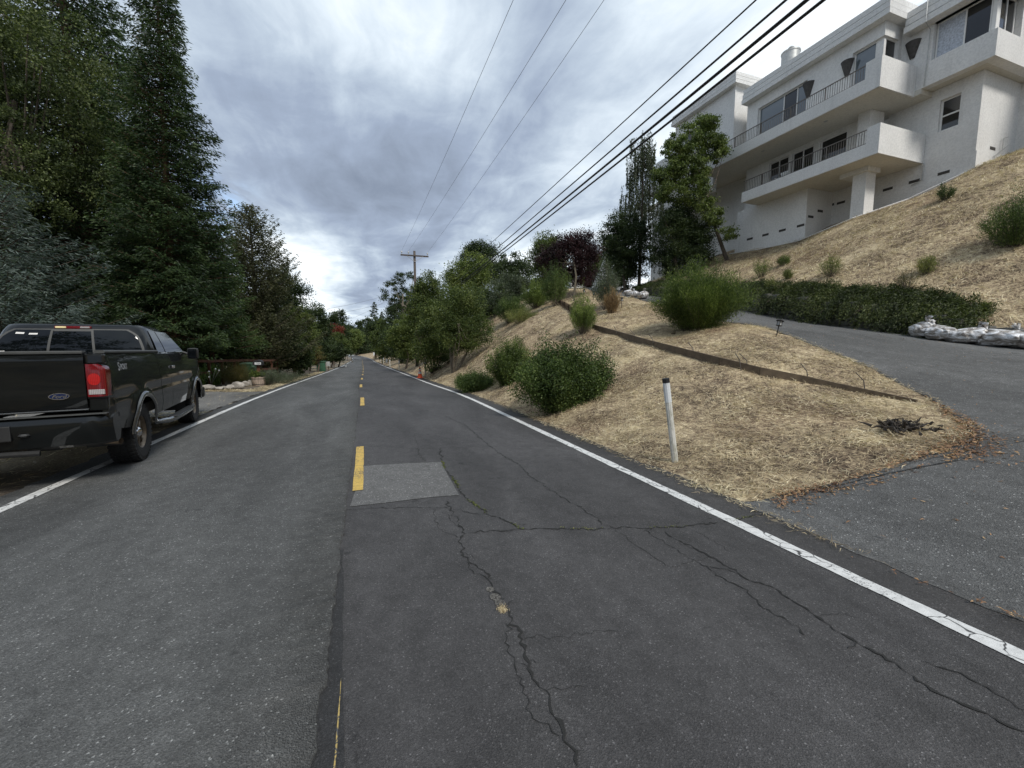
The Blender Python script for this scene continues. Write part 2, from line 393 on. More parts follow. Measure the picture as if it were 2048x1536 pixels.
def dry_ground():
    m, t, b, o = new_mat('dry_mown_grass'); p = wcoord(t)
    wp = t.n('ShaderNodeVectorMath', operation='MULTIPLY_ADD'); t.l(t.noise(p, 3, 3, .6, 0, True), wp.inputs[0]); wp.inputs[1].default_value = (.35, .35, .1); t.l(p, wp.inputs[2])
    a = t.noise(t.mapping(wp.outputs[0], rot=(0, 0, .5), sc=(11, 34, 14)), 1.0, 5, .7, .6)
    c = t.noise(t.mapping(wp.outputs[0], rot=(0, 0, -.7), sc=(30, 9, 14)), 1.0, 5, .7, .6)
    s = t.math('MAXIMUM', a, c)
    big = t.noise(p, .8, 5, .65, .5); mid = t.noise(p, 4.5, 4, .7, .3)
    v = t.math('ADD', t.math('MULTIPLY', s, .62), t.math('ADD', t.math('MULTIPLY', big, .28), t.math('MULTIPLY', mid, .22)))
    col = t.ramp(v, [(.455, (.035, .025, .018)), (.53, (.12, .088, .062)), (.58, (.31, .237, .152)), (.645, (.55, .445, .285)), (.755, (.83, .73, .50))])
    red = t.ramp(t.noise(p, .35, 3, .5), [(.5, 0.0), (.66, .5)])
    col = t.mix(red, col, t.mix(.5, col, (.2, .105, .06)))
    t.l(col, b.inputs['Base Color']); b.inputs['Roughness'].default_value = .95; b.inputs['Specular IOR Level'].default_value = .15
    bump(t, b, v, 1.0, .05); return m
M_DRY = dry_ground()
def dirt_ground():
    m, t, b, o = new_mat('dirt_and_litter'); p = wcoord(t)
    n = t.noise(p, 1.2, 6, .7, .4); f = t.noise(p, 38, 5, .75, .4); q = t.noise(t.mapping(p, sc=(1, .35, 1)), .6, 3, .5)
    col = t.ramp(t.math('ADD', t.math('MULTIPLY', n, .45), t.math('MULTIPLY', f, .6)), [(.4, (.04, .032, .025)), (.52, (.11, .088, .066)), (.62, (.2, .165, .12)), (.72, (.42, .34, .2))])
    col = t.mix(t.ramp(q, [(.45, 0.0), (.6, .7)]), col, t.mix(t.ramp(f, [(.4, 0.0), (.62, 1.0)]), (.17, .13, .08), (.52, .43, .25)))
    t.l(col, b.inputs['Base Color']); b.inputs['Roughness'].default_value = .95; bump(t, b, f, .9, .03); return m
M_DIRT = dirt_ground()

def stucco(name, col, vary=.05, scale=55):
    m, t, b, o = new_mat(name); p = wcoord(t)
    n = t.noise(p, scale, 4, .7); w = t.noise(p, .9, 5, .6); 
    drip = t.noise(t.mapping(p, sc=(2.4, 2.4, .25)), 1.0, 4, .6)
    f = t.math('MULTIPLY', t.math('MULTIPLY', t.ramp(w, [(.3, 1 - vary), (.7, 1 + vary)]), t.ramp(t.noise(p, 13, 4, .75), [(.32, .84), (.62, 1.03)])), t.math('MULTIPLY', t.ramp(n, [(.3, .88), (.7, 1.04)]), t.ramp(drip, [(.28, .9), (.42, 1.0)])))
    t.l(t.mix(1.0, col, f, 'MULTIPLY'), b.inputs['Base Color'])
    b.inputs['Roughness'].default_value = .92; b.inputs['Specular IOR Level'].default_value = .2
    bump(t, b, n, 1.0, .028); return m
M_STUCCO = stucco('white_stucco', (.83, .82, .79))
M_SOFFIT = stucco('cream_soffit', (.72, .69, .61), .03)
M_TRIM = plain('white_trim', (.72, .71, .68), .5, vary=.05)
M_RAIL = plain('bronze_grey_metal', (.13, .115, .10), .5, .3)
M_DARKVENT = plain('dark_vent', (.05, .045, .04), .8)
def glass(name, col, rough=.03, spec=.9, coat=.6):
    m, t, b, o = new_mat(name); p = wcoord(t)
    b.inputs['Base Color'].default_value = tuple(col) + (1,); b.inputs['Roughness'].default_value = rough
    b.inputs['Specular IOR Level'].default_value = spec; b.inputs['Coat Weight'].default_value = coat; b.inputs['Coat Roughness'].default_value = .02
    bump(t, b, t.noise(p, 1.2, 2, .4), .05, .02)
    return m
M_GLASS = glass('window_glass', (.10, .12, .13), .03, 1.0)
M_GLASS_DARK = glass('dark_window_glass', (.012, .013, .014), .06, .45)
M_CURTAIN = plain('sheer_curtain', (.42, .45, .50), .7, vary=.4, nscale=14, coat=.4)
M_METALPIPE = plain('pale_metal', (.45, .45, .43), .45, .5)
M_CONE_PLANTER = plain('weathered_bronze', (.065, .06, .055), .7, .2, .35, 9, .5)

def leaf(name, a, b_, c=None, trans=.3, nscale=.8, rough=.55):
    m = bpy.data.materials.new(name); m.use_nodes = True; t = NT(m.node_tree)
    out = t.n('ShaderNodeOutputMaterial'); g = t.n('ShaderNodeNewGeometry')
    n = t.noise(g.outputs['Position'], nscale, 3, .6)
    f = t.math('ADD', t.math('MULTIPLY', g.outputs['Random Per Island'], .62), t.math('MULTIPLY', t.ramp(n, [(.38, 0.0), (.62, 1.0)]), .38))
    col = t.ramp(f, [(.1, a), (.6, b_), (.97, c or b_)])
    p = t.n('ShaderNodeBsdfPrincipled'); t.l(col, p.inputs['Base Color']); p.inputs['Roughness'].default_value = rough; p.inputs['Specular IOR Level'].default_value = .3
    tr = t.n('ShaderNodeBsdfTranslucent'); t.l(t.mix(1.0, col, (1.1, 1.3, .6), 'MULTIPLY'), tr.inputs[0])
    mx = t.n('ShaderNodeMixShader'); mx.inputs[0].default_value = trans; t.l(p.outputs[0], mx.inputs[1]); t.l(tr.outputs[0], mx.inputs[2]); t.l(mx.outputs[0], out.inputs[0])
    return m
M_REDWOOD = leaf('redwood_needles', (.010, .022, .009), (.036, .062, .022), (.095, .135, .05))
M_REDWOOD2 = leaf('young_redwood_needles', (.014, .03, .009), (.055, .09, .026), (.13, .17, .055))
M_CEDAR = leaf('blue_cedar_needles', (.025, .04, .035), (.09, .12, .105), (.21, .25, .225), nscale=1.4)
M_CYPRESS = leaf('cypress_sprays', (.025, .03, .014), (.075, .08, .038), (.15, .15, .08))
M_OAK = leaf('oak_leaves', (.022, .036, .013), (.08, .105, .036), (.20, .23, .085))
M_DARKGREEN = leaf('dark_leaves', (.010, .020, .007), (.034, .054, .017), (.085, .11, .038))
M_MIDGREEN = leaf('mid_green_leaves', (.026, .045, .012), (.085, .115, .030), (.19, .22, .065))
M_LIGHTGREEN = leaf('light_green_leaves', (.04, .065, .016), (.12, .155, .04), (.24, .27, .08))
M_LEAN = leaf('light_tree_leaves', (.03, .05, .014), (.11, .145, .04), (.24, .28, .085))
M_OLIVE = leaf('olive_grey_leaves', (.03, .042, .024), (.09, .11, .07), (.19, .22, .15))
M_PLUM = leaf('purple_plum_leaves', (.009, .004, .005), (.024, .009, .011), (.06, .022, .025), trans=.15)
M_RED = leaf('red_leaves', (.07, .015, .01), (.16, .03, .02), (.25, .07, .035))
M_SHRUB = leaf('shrub_leaves', (.04, .065, .014), (.14, .19, .045), (.30, .36, .10))
M_SHRUB_MD = leaf('willow_leaves', (.022, .04, .009), (.09, .13, .030), (.24, .29, .08), nscale=2.2)
M_SHRUB_DK = leaf('dense_shrub_leaves', (.016, .034, .009), (.075, .115, .030), (.19, .24, .075))
M_SHRUB_YL = leaf('yellowing_shrub_leaves', (.09, .11, .03), (.17, .19, .06), (.3, .28, .1))
M_JUNIPER = leaf('juniper_sprays', (.012, .019, .006), (.055, .072, .022), (.16, .18, .06))
M_STRAP = leaf('strap_leaves', (.06, .11, .03), (.17, .25, .07), (.32, .40, .14))
M_RUST = leaf('rusty_shrub_leaves', (.05, .06, .02), (.12, .11, .035), (.19, .12, .045))
M_STRAW = leaf('straw_blades', (.18, .14, .095), (.56, .455, .295), (.92, .82, .585), trans=.15, nscale=1.6)
M_DEADLEAF = leaf('dead_leaves', (.10, .05, .03), (.30, .17, .09), (.55, .38, .2), trans=.1, nscale=3)
M_BROWNGRASS = leaf('brown_grass_blades', (.12, .07, .03), (.24, .16, .08), (.38, .28, .14), trans=.15)
def bark(name, c):
    m, t, b, o = new_mat(name); p = wcoord(t); n = t.noise(t.mapping(p, sc=(14, 14, 2.5)), 1, 5, .7, .5)
    t.l(t.mix(1.0, c, t.ramp(n, [(.3, .5), (.7, 1.4)]), 'MULTIPLY'), b.inputs['Base Color']); b.inputs['Roughness'].default_value = .95; bump(t, b, n, 1, .04); return m
M_BARK = bark('grey_brown_bark', (.10, .08, .06)); M_BARK_RED = bark('redwood_bark', (.12, .065, .04)); M_BARK_PALE = bark('pale_bark', (.22, .19, .15))
M_WOOD_DK = bark('weathered_dark_timber', (.12, .085, .055)); M_PLANK = plain('weathered_plank', (.12, .09, .06), .9, vary=.3); M_WOOD_RED = bark('red_stained_timber', (.10, .04, .022)); M_POLE = bark('pole_timber', (.09, .075, .065))
M_STONE = plain('fieldstone', (.36, .33, .29), .9, vary=.35, nscale=5, bmp=.8)
M_STONE_DK = plain('dark_wall_stone', (.12, .115, .10), .9, vary=.4, nscale=5, bmp=.9)
M_CABLE = plain('black_cable', (.012, .012, .013), .6); M_WIRE = plain('grey_wire', (.14, .15, .17), .5)
exec_order = 'setting'

# ------------------------------------------------------------------ ground and road
def axis_steps(parts):
    o = []
    for a, b, s in parts: o += list(np.arange(a, b, s))
    o.append(parts[-1][1]); return np.array(o)
def grid_mesh(name, xs, ys, fn, mat):
    X, Y = np.meshgrid(xs, ys); Z = fn(X, Y); V = np.stack([X.ravel(), Y.ravel(), Z.ravel()], 1)
    nx, ny = len(xs), len(ys); i = np.arange(nx - 1)[None] + np.arange(ny - 1)[:, None] * nx; i = i.ravel()
    return mesh_np(name, V, np.stack([i, i + 1, i + nx + 1, i + nx], 1), mat, smooth=True)
xs = axis_steps([(2.8, 30, .2), (30, 60, 1.5), (60, 260, 10)]); ys = axis_steps([(-40, -6, 2), (-6, 36, .2), (36, 130, .5), (130, 240, 1.5), (240, 600, 10)])
def hill_z(X, Y):
    z = hgt(X + rc(Y) + .2, Y); dm = in_poly(X + rc(Y) + .2, Y, DPOLY); return z - np.where(dm, .03, 0) - np.where(X < 3.45, .06, 0)
X, Y = np.meshgrid(xs, ys); Z = hill_z(X, Y); V = np.stack([(X + rc(Y) + .2).ravel(), Y.ravel(), Z.ravel()], 1)
nx, ny = len(xs), len(ys); i = (np.arange(nx - 1)[None] + np.arange(ny - 1)[:, None] * nx).ravel()
o = mesh_np('hillside', V, np.stack([i, i + 1, i + nx + 1, i + nx], 1), M_DRY, smooth=True); tag(o, kind='structure')
xs = axis_steps([(-260, -40, 10), (-40, -14, 1), (-14, -3.2, .15)])
X, Y = np.meshgrid(xs, ys); XX = X + rc(Y); Z = hgt(XX, Y) - .02; V = np.stack([XX.ravel(), Y.ravel(), Z.ravel()], 1)
nx, ny = len(xs), len(ys); i = (np.arange(nx - 1)[None] + np.arange(ny - 1)[:, None] * nx).ravel()
o = mesh_np('ground', V, np.stack([i, i + 1, i + nx + 1, i + nx], 1), M_DIRT, smooth=True); tag(o, kind='structure')

YS = axis_steps([(-20, 40, .25), (40, 230, 1), (230, 330, 4)])
RNG = np.random.default_rng(7); random.seed(7)
def rag(ys, amp, seed, f=1.0):
    r = np.random.default_rng(seed); s = np.zeros(len(ys))
    for k in range(7):
        w = f * (1.7 ** k) * .5; s += np.sin(ys * w * 2 * math.pi + r.uniform(0, 6.3)) * (.75 ** k)
    return s / 2.6 * amp
def strip(name, ys, xl, xr, dz, mat, thick=0.0, kind='structure', n=2, zf=None):
    """sheet between two side curves following the road"""
    c = rc(ys) + .2; R = rz(ys); rows = []
    for k in range(n):
        x = xl + (xr - xl) * k / (n - 1); xx = x + c
        z = (R if zf is None else zf(xx, ys)) + dz; rows.append(np.stack([xx, ys, z], 1))
    if thick:
        for r_, first in ((rows[0], True), (rows[-1], False)):
            e = r_.copy(); e[:, 2] -= thick
            rows = [e] + rows if first else rows + [e]
    V = np.concatenate(rows); m = len(ys); F = []
    for k in range(len(rows) - 1):
        a = np.arange(m - 1) + k * m; F.append(np.stack([a, a + m, a + m + 1, a + 1], 1))
    o = mesh_np(name, V, np.concatenate(F), mat, smooth=False); tag(o, kind=kind); return o
fine = axis_steps([(-6, 30, .04), (30, 230, .5)])
strip('road', fine, -3.72 + rag(fine, .05, 1), 3.50 + rag(fine, .05, 2, .6), 0.0, M_ROAD, n=12, thick=.1)
strip('road_overlay', fine, -3.70 + rag(fine, .06, 3), -.235 + rag(fine, .012, 4, 2.2) + np.random.default_rng(44).normal(size=len(fine)) * .006, .022, M_OVER, thick=.04, n=8)
yy = np.arange(-1, 3.3, .03); strip('joint_sealing', yy, np.full(len(yy), -.26), -.12 - .09 * np.clip((yy - 1.2) / 2, 0, 1) + rag(yy, .008, 45, 2), .0025, asphalt('seal_band', .036, .6, speck=.1, tint=(1, 1, 1.02)))
strip('edge_line', fine, -3.43 + rag(fine, .006, 5), -3.31 + rag(fine, .006, 6), .027, M_WHITE_LINE)
strip('edge_line', fine, 2.97 + rag(fine, .008, 8), 3.09 + rag(fine, .008, 9), .005, M_WHITE_LINE)
for k in range(24):
    y0 = 4.65 + 7.25 * k; y0 += 0 if k else 0; L = 2.2
    yy = np.arange(y0, y0 + L, .05); strip('centre_line', yy, -.185 + rag(yy, .004, 20 + k), -.075 + rag(yy, .004, 60 + k), .008 if k else .012, M_YELLOW)
yy = np.arange(.6, 1.95, .02); strip('centre_line', yy, -.166 + rag(yy, .004, 90), -.161 + rag(yy, .004, 91), .005, paint('faint_yellow_paint', (.45, .33, .11), .50))
# repair patch, cracks
def poly_sheet(name, pts, mat, dz):
    c = np.mean(pts, axis=0); V = [tuple(p) for p in pts]
    V = [(p[0], p[1], float(rz(p[1])) + dz) for p in V]
    m = MB(); m.add(V, [tuple(range(len(V)))]); o = m.build(name, mat); tag(o, kind='structure'); return o
pp = [road_at(*q)[:2] for q in [(728, 933), (770, 930), (820, 927), (882, 925), (892, 945), (905, 968), (918, 992), (860, 996), (800, 1003), (745, 1010), (700, 1015)]]
poly_sheet('asphalt_patch', pp, M_PATCH, .005)
CR = [([(890, 832), (930, 850), (965, 880), (1000, 908), (1040, 930), (1060, 955), (1110, 985), (1150, 1010), (1190, 1035), (1228, 1058)], 1.0),
      ([(1228, 1058), (1255, 1080), (1300, 1110), (1340, 1135)], .5),
      ([(880, 897), (884, 925), (905, 960), (930, 995), (960, 1018), (967, 1030), (1000, 1037), (1045, 1060)], 1.5),
      ([(735, 893), (830, 897), (900, 897), (960, 893), (1110, 893), (1180, 890)], .55),
      ([(930, 1068), (1000, 1063), (1045, 1060), (1110, 1058), (1228, 1058), (1300, 1058), (1350, 1056), (1400, 1050), (1455, 1042), (1500, 1036), (1540, 1030)], 1.1),
      ([(893, 1000), (905, 1030), (930, 1068), (923, 1090), (925, 1113), (955, 1135), (980, 1155), (985, 1175), (1010, 1215), (1025, 1240), (1040, 1290), (1060, 1330), (1075, 1370), (1100, 1420), (1125, 1460), (1140, 1500), (1155, 1545)], 1.1),
      ([(1012, 1250), (1010, 1290), (1030, 1340), (1040, 1370), (1080, 1450), (1120, 1480)], .45),
      ([(925, 1113), (940, 1140), (960, 1150), (985, 1160)], .5),
      ([(1330, 1062), (1350, 1080), (1412, 1108), (1455, 1135), (1500, 1165), (1560, 1185), (1600, 1215), (1640, 1240), (1680, 1270), (1740, 1300), (1800, 1340), (1850, 1370), (1905, 1400), (1960, 1425), (2060, 1472)], 1.2),
      ([(1290, 1062), (1340, 1095), (1375, 1115), (1415, 1135), (1450, 1160), (1485, 1180), (1520, 1215), (1580, 1250), (1610, 1275)], .6),
      ([(1840, 1324), (1900, 1345), (1960, 1375), (2060, 1430)], .7), ([(1412, 1134), (1455, 1140), (1480, 1150)], .4), ([(1380, 1060), (1430, 1085), (1460, 1105)], .35),
      ([(693, 1021), (800, 1015), (900, 1018), (960, 1030)], .6), ([(835, 895), (842, 915), (852, 926)], .6), ([(865, 1020), (870, 1045), (885, 1065), (915, 1078)], .45),
      ([(830, 870), (833, 882), (838, 895)], .4), ([(885, 1025), (905, 1045), (925, 1060)], .45), ([(1020, 905), (1050, 925), (1110, 985)], .0),
      ([(1640, 1235), (1690, 1232), (1720, 1240)], .4)]
mc = MB(); crack_pts = []
rb = np.random.default_rng(77); extra = []
for pl, w in CR:
    if w >= 1.0:
        for a, b in zip(pl[:-1], pl[1:]):
            for _ in range(int(rb.integers(0, 2))):
                t_ = rb.uniform(); x, y = a[0] + (b[0] - a[0]) * t_, a[1] + (b[1] - a[1]) * t_; k = (y - 700) / 400; dx, dy = rb.normal() * 38 * k, rb.normal() * 16 * k; extra.append(([(x, y), (x + dx * .5 + rb.normal() * 5 * k, y + dy * .5), (x + dx, y + dy)], .28))
CR = CR + extra
for pl, w in CR:
    if w == 0: continue
    q = [road_at(*p)[:2] for p in pl]; pts = [q[0]]
    for a, b in zip(q[:-1], q[1:]):
        L = np.linalg.norm(b - a); n = max(2, int(L / .025)); d = (b - a) / max(L, 1e-6); nr = np.array([-d[1], d[0]]); wob = 0
        for k in range(1, n + 1):
            wob = wob * .5 + RNG.normal() * .011; pts.append(a + (b - a) * k / n + nr * (wob if k < n else 0))
    pts = np.array(pts); tn = np.gradient(pts, axis=0); tn /= np.linalg.norm(tn, axis=1)[:, None] + 1e-9; nr = np.stack([-tn[:, 1], tn[:, 0]], 1)
    wid = np.clip(    .0040 * w * (1 + .7 * RNG.normal(size=len(pts))), .0012, .02); wid[0] = wid[-1] = .0005
    A = pts + nr * wid[:, None]; B = pts - nr * wid[:, None]; z = rz(pts[:, 1]) + .0045
    vs = [(a[0], a[1], zz) for a, zz in zip(A, z)] + [(b[0], b[1], zz) for b, zz in zip(B, z)]; m = len(pts)
    mc.add(vs, [(i, i + 1, m + i + 1, m + i) for i in range(m - 1)])
    crack_pts.append((pts, w))
o = mc.build('road_cracks', M_CRACK); tag(o, kind='structure')
# worn-out hollow in the crack: loose grit in a hole
def grit(name, cx, cy, rx, ry, ang, n, s, mat, zf, kind='stuff', flat=.5):
    r = np.random.default_rng(int(abs(cx * 100 + cy * 10)) + n); a = r.uniform(0, 6.28, n); q = np.sqrt(r.uniform(0, 1, n)); u = np.cos(a) * q * rx; v = np.sin(a) * q * ry
    x = cx + u * math.cos(ang) - v * math.sin(ang); y = cy + u * math.sin(ang) + v * math.cos(ang); z = zf(x, y)
    oct_ = np.array([(1, 0, 0), (-1, 0, 0), (0, 1, 0), (0, -1, 0), (0, 0, 1), (0, 0, -1)], float); f = np.array([(0, 2, 4), (2, 1, 4), (1, 3, 4), (3, 0, 4), (2, 0, 5), (1, 2, 5), (3, 1, 5), (0, 3, 5)])
    sz = s * r.uniform(.5, 1.3, n); V = oct_[None] * (sz[:, None, None] * r.uniform(.6, 1.3, (n, 1, 3)) * np.array([1, 1, flat])) ; V = V + r.normal(size=V.shape) * sz[:, None, None] * .15
    V += np.stack([x, y, z + sz * .3], 1)[:, None]; F = f[None] + np.arange(n)[:, None, None] * 6
    o = mesh_np(name, V.reshape(-1, 3), F.reshape(-1, 3), mat); 
    if kind: tag(o, kind=kind)
    return o
M_GRIT = plain('grit', (.12, .115, .105), .9, vary=.7, nscale=70)
for q_, (a_, b_, n_) in zip(((980, 1180), (990, 1195), (1000, 1210)), ((.022, .03, 220), (.03, .04, 320), (.03, .035, 260))):
    hp = road_at(*q_); grit('loose_grit', hp[0], hp[1], a_, b_, .3, n_, .0045, M_GRIT, lambda x, y: rz(y) + .002)

# private drive: asphalt sheet up the hill
def drive_sheet():
    n = 40; rows = []
    L = np.array(DRIVE_L); R_ = np.array(DRIVE_R)
    def sub(a, k):
        t = np.linspace(0, len(a) - 1, (len(a) - 1) * k + 1); return np.stack([np.interp(t, np.arange(len(a)), a[:, i]) for i in range(2)], 1)
    L = sub(L, 10); R_ = sub(R_, 10); m = len(L)
    L = L + np.random.default_rng(3).normal(size=L.shape) * .012
    s = np.linspace(0, 1, n) ** 1.5
    P = L[:, None] * (1 - s[None, :, None]) + R_[:, None] * s[None, :, None]
    Z = hgt(P[..., 0], P[..., 1]) + .015
    w_ = np.clip((P[..., 0] - 3.45) / .5, 0, 1); near = P[..., 1] < 3.0; Z = np.where(near & (w_ < 1), (rz(P[..., 1]) + .003) * (1 - w_) + Z * w_, Z)
    Z[:, 0] -= np.where(P[:, 0, 0] > 3.6, .022, 0)
    V = np.concatenate([P, Z[..., None]], 2).reshape(-1, 3); i = (np.arange(n - 1)[None] + np.arange(m - 1)[:, None] * n).ravel()
    o = mesh_np('driveway', V, np.stack([i, i + 1, i + n + 1, i + n], 1), M_DRIVE, smooth=True); tag(o, kind='structure')
drive_sheet()
# gravel drive on the left
ys_ = axis_steps([(11.6, 18.6, .1)]); 
def lg(s): return -3.75 + 0 * s
strip('gravel_drive', ys_, np.full(len(ys_), -15.0), -3.76 + rag(ys_, .08, 33), .012, M_GRAVEL, n=60, zf=lambda x, y: hgt(x, y))

# ------------------------------------------------------------------ foliage tools
def rnd_unit(r, n):
    v = r.normal(size=(n, 3)); return v / np.linalg.norm(v, axis=1)[:, None]
def leaves(name, P, D, L, Wd, mat, parent, r):
    """diamond leaves at P pointing along D"""
    n = len(P); D = D / (np.linalg.norm(D, axis=1)[:, None] + 1e-9); S = np.cross(D, rnd_unit(r, n)); S /= np.linalg.norm(S, axis=1)[:, None] + 1e-9
    l = (L * r.uniform(.6, 1.25, n))[:, None]; w = (Wd * r.uniform(.7, 1.25, n))[:, None]
    V = np.stack([P - D * l * .5, P + S * w * .5 - D * l * .06, P + D * l * .5, P - S * w * .5 - D * l * .06], 1).reshape(-1, 3)
    return mesh_np(name, V, np.arange(n * 4).reshape(-1, 4), mat, parent)
def tubes(name, lines, mat, parent, n=5):
    m = MB()
    for pts, r0, r1 in lines:
        k = len(pts); m.tube(pts, [r0 + (r1 - r0) * i / (k - 1) for i in range(k)], n, cap=False)
    return m.build(name, mat, parent, smooth=True)
def broadleaf(label, base, lobes, mat, nleaf=16000, lsize=.10, clumps=160, cr=.32, seed=1, stems=1, name='broadleaf_tree', group=None, trunk_r=.12, lean=(0, 0), barkm=None, cat='tree', hang=0.0, core=.30, limbs=10, trunk_top=None):
    """lobes: (dx,dy,dz,rx,ry,rz) about base"""
    r = np.random.default_rng(seed); base = np.array(base, float); t = thing(name, label, cat, base, group)
    lobes = np.array(lobes, float); vol = lobes[:, 3] * lobes[:, 4] * lobes[:, 5]; pr = vol ** .7 / (vol ** .7).sum()
    idx = r.choice(len(lobes), clumps, p=pr); u = rnd_unit(r, clumps); q = r.uniform(core, 1.06, clumps) ** .55
    C = base + lobes[idx, :3] + u * lobes[idx, 3:6] * q[:, None]
    k = r.choice(clumps, nleaf); sc = cr * r.uniform(.55, 1.3, clumps)[k]
    P = C[k] + r.normal(size=(nleaf, 3)) * sc[:, None] * np.array([.62, .62, .42])
    P[:, 2] -= hang * r.uniform(0, 1, nleaf)
    D = rnd_unit(r, nleaf) + np.array([0, 0, -.45 - hang])
    P[:, 2] = np.maximum(P[:, 2], base[2] + .05)
    leaves('crown', P, D, lsize, lsize * .55, mat, t, r)
    lines = []; cc = (lobes[:, :3] * pr[:, None]).sum(0); top = trunk_top if trunk_top else cc[2]
    for s in range(stems):
        a = r.uniform(0, 6.28); off = np.array([math.cos(a), math.sin(a), 0]) * (.0 if stems == 1 else r.uniform(.1, .35))
        e = base + np.array([cc[0] * .8 + lean[0], cc[1] * .8 + lean[1], top]) + (off * 4 if stems > 1 else 0); b0 = base + off * .5 - np.array([0, 0, .1])
        mid = (b0 + e) / 2 + r.normal(size=3) * .06 * top; lines.append(([b0, (b0 * 2 + mid) / 3 + r.normal(size=3) * .02, mid, (mid + e) / 2 + r.normal(size=3) * .05, e], trunk_r, trunk_r * .45))
        for j in range(max(3, limbs // stems)):
            c = C[r.integers(clumps)]; st = b0 + (e - b0) * r.uniform(.6, 1); lines.append(([st, (st + c) / 2 + np.array([0, 0, -.08 * top]) + r.normal(size=3) * .05, c], trunk_r * .32, trunk_r * .08))
    tubes('trunk', lines, barkm or M_BARK, t)
    return t
def conifer(label, base, h, rmax, mat, nb=220, per=130, seed=1, z0=.06, lsize=.22, droop=.35, shape=1.0, name='redwood_tree', group=None, trunk_r=.25, barkm=None, tipup=.15, bulge=0.0, wid=.28, lean=(0, 0), spread=.34, cat='tree', belly=0.0):
    r = np.random.default_rng(seed); base = np.array(base, float); t = thing(name, label, cat, base, group)
    tt = z0 + (1 - z0) * (np.arange(nb) + r.uniform(0, 1, nb)) / nb; tt = tt ** .95
    rad = rmax * ((1 - tt) ** shape) * (1 + bulge * np.sin(tt * 9 + seed)) * r.uniform(.6, 1.12, nb) + .12
    rad *= (1 - belly * np.clip((.25 - tt) / .25, 0, 1))
    az = np.arange(nb) * 2.399963 + r.uniform(-.5, .5, nb)
    rad *= 1 + .16 * np.sin(3 * az + 7 * tt + seed) + .10 * np.sin(2 * az - 19 * tt)
    rootp = base[None] + np.stack([lean[0] * tt, lean[1] * tt, tt * h], 1)
    dirh = np.stack([np.cos(az), np.sin(az), np.zeros(nb)], 1)
    cnt = np.maximum((per * (rad / rmax) ** 1.25 * 1.6 * (1 - .55 * tt) + 10).astype(int), 8)
    k = np.repeat(np.arange(nb), cnt); n = len(k)
    u = r.uniform(.12, 1, n) ** .8; Lb = rad[k]
    def curve(kk, uu):
        z = (-droop * uu + tipup * uu * uu * 1.6 + .18 * uu * (tt[kk] > .8)) * rad[kk]
        return rootp[kk] + dirh[kk] * (rad[kk] * uu)[:, None] + np.stack([0 * z, 0 * z, z], 1)
    ctr = curve(k, u); side = np.stack([-dirh[k, 1], dirh[k, 0], 0 * u], 1); sg = np.where(r.uniform(size=n) < .5, -1, 1)
    tl = spread * Lb * (1.12 - u) + .06; v = r.uniform(0, 1, n)
    P = ctr + side * (sg * tl * v)[:, None] + dirh[k] * (tl * v * .55)[:, None]; P += r.normal(size=(n, 3)) * .05; P[:, 2] -= tl * v * droop * .8 + r.uniform(-.02, .1, n) * lsize * 2
    D = side * (sg * .8)[:, None] + dirh[k] * .8 + r.normal(size=(n, 3)) * .35; D[:, 2] -= .25 + droop * .5
    leaves('crown', P, D, lsize, lsize * wid * .95, mat, t, r)
    m = MB(); seg = 8; m.tube([base + np.array([lean[0] * i / seg, lean[1] * i / seg, h * i / seg - (.2 if i == 0 else 0)]) for i in range(seg + 1)], [trunk_r * (1 - .93 * i / seg) for i in range(seg + 1)], 8)
    for j in range(0, nb):
        kk = np.array([j, j, j]); p = curve(kk, np.array([0, .5, .97])); m.tube(p, [.012 + .012 * rad[j], .008 + .006 * rad[j], .004], 3, cap=False)
    m.build('trunk', barkm or M_BARK_RED, t, smooth=True); return t
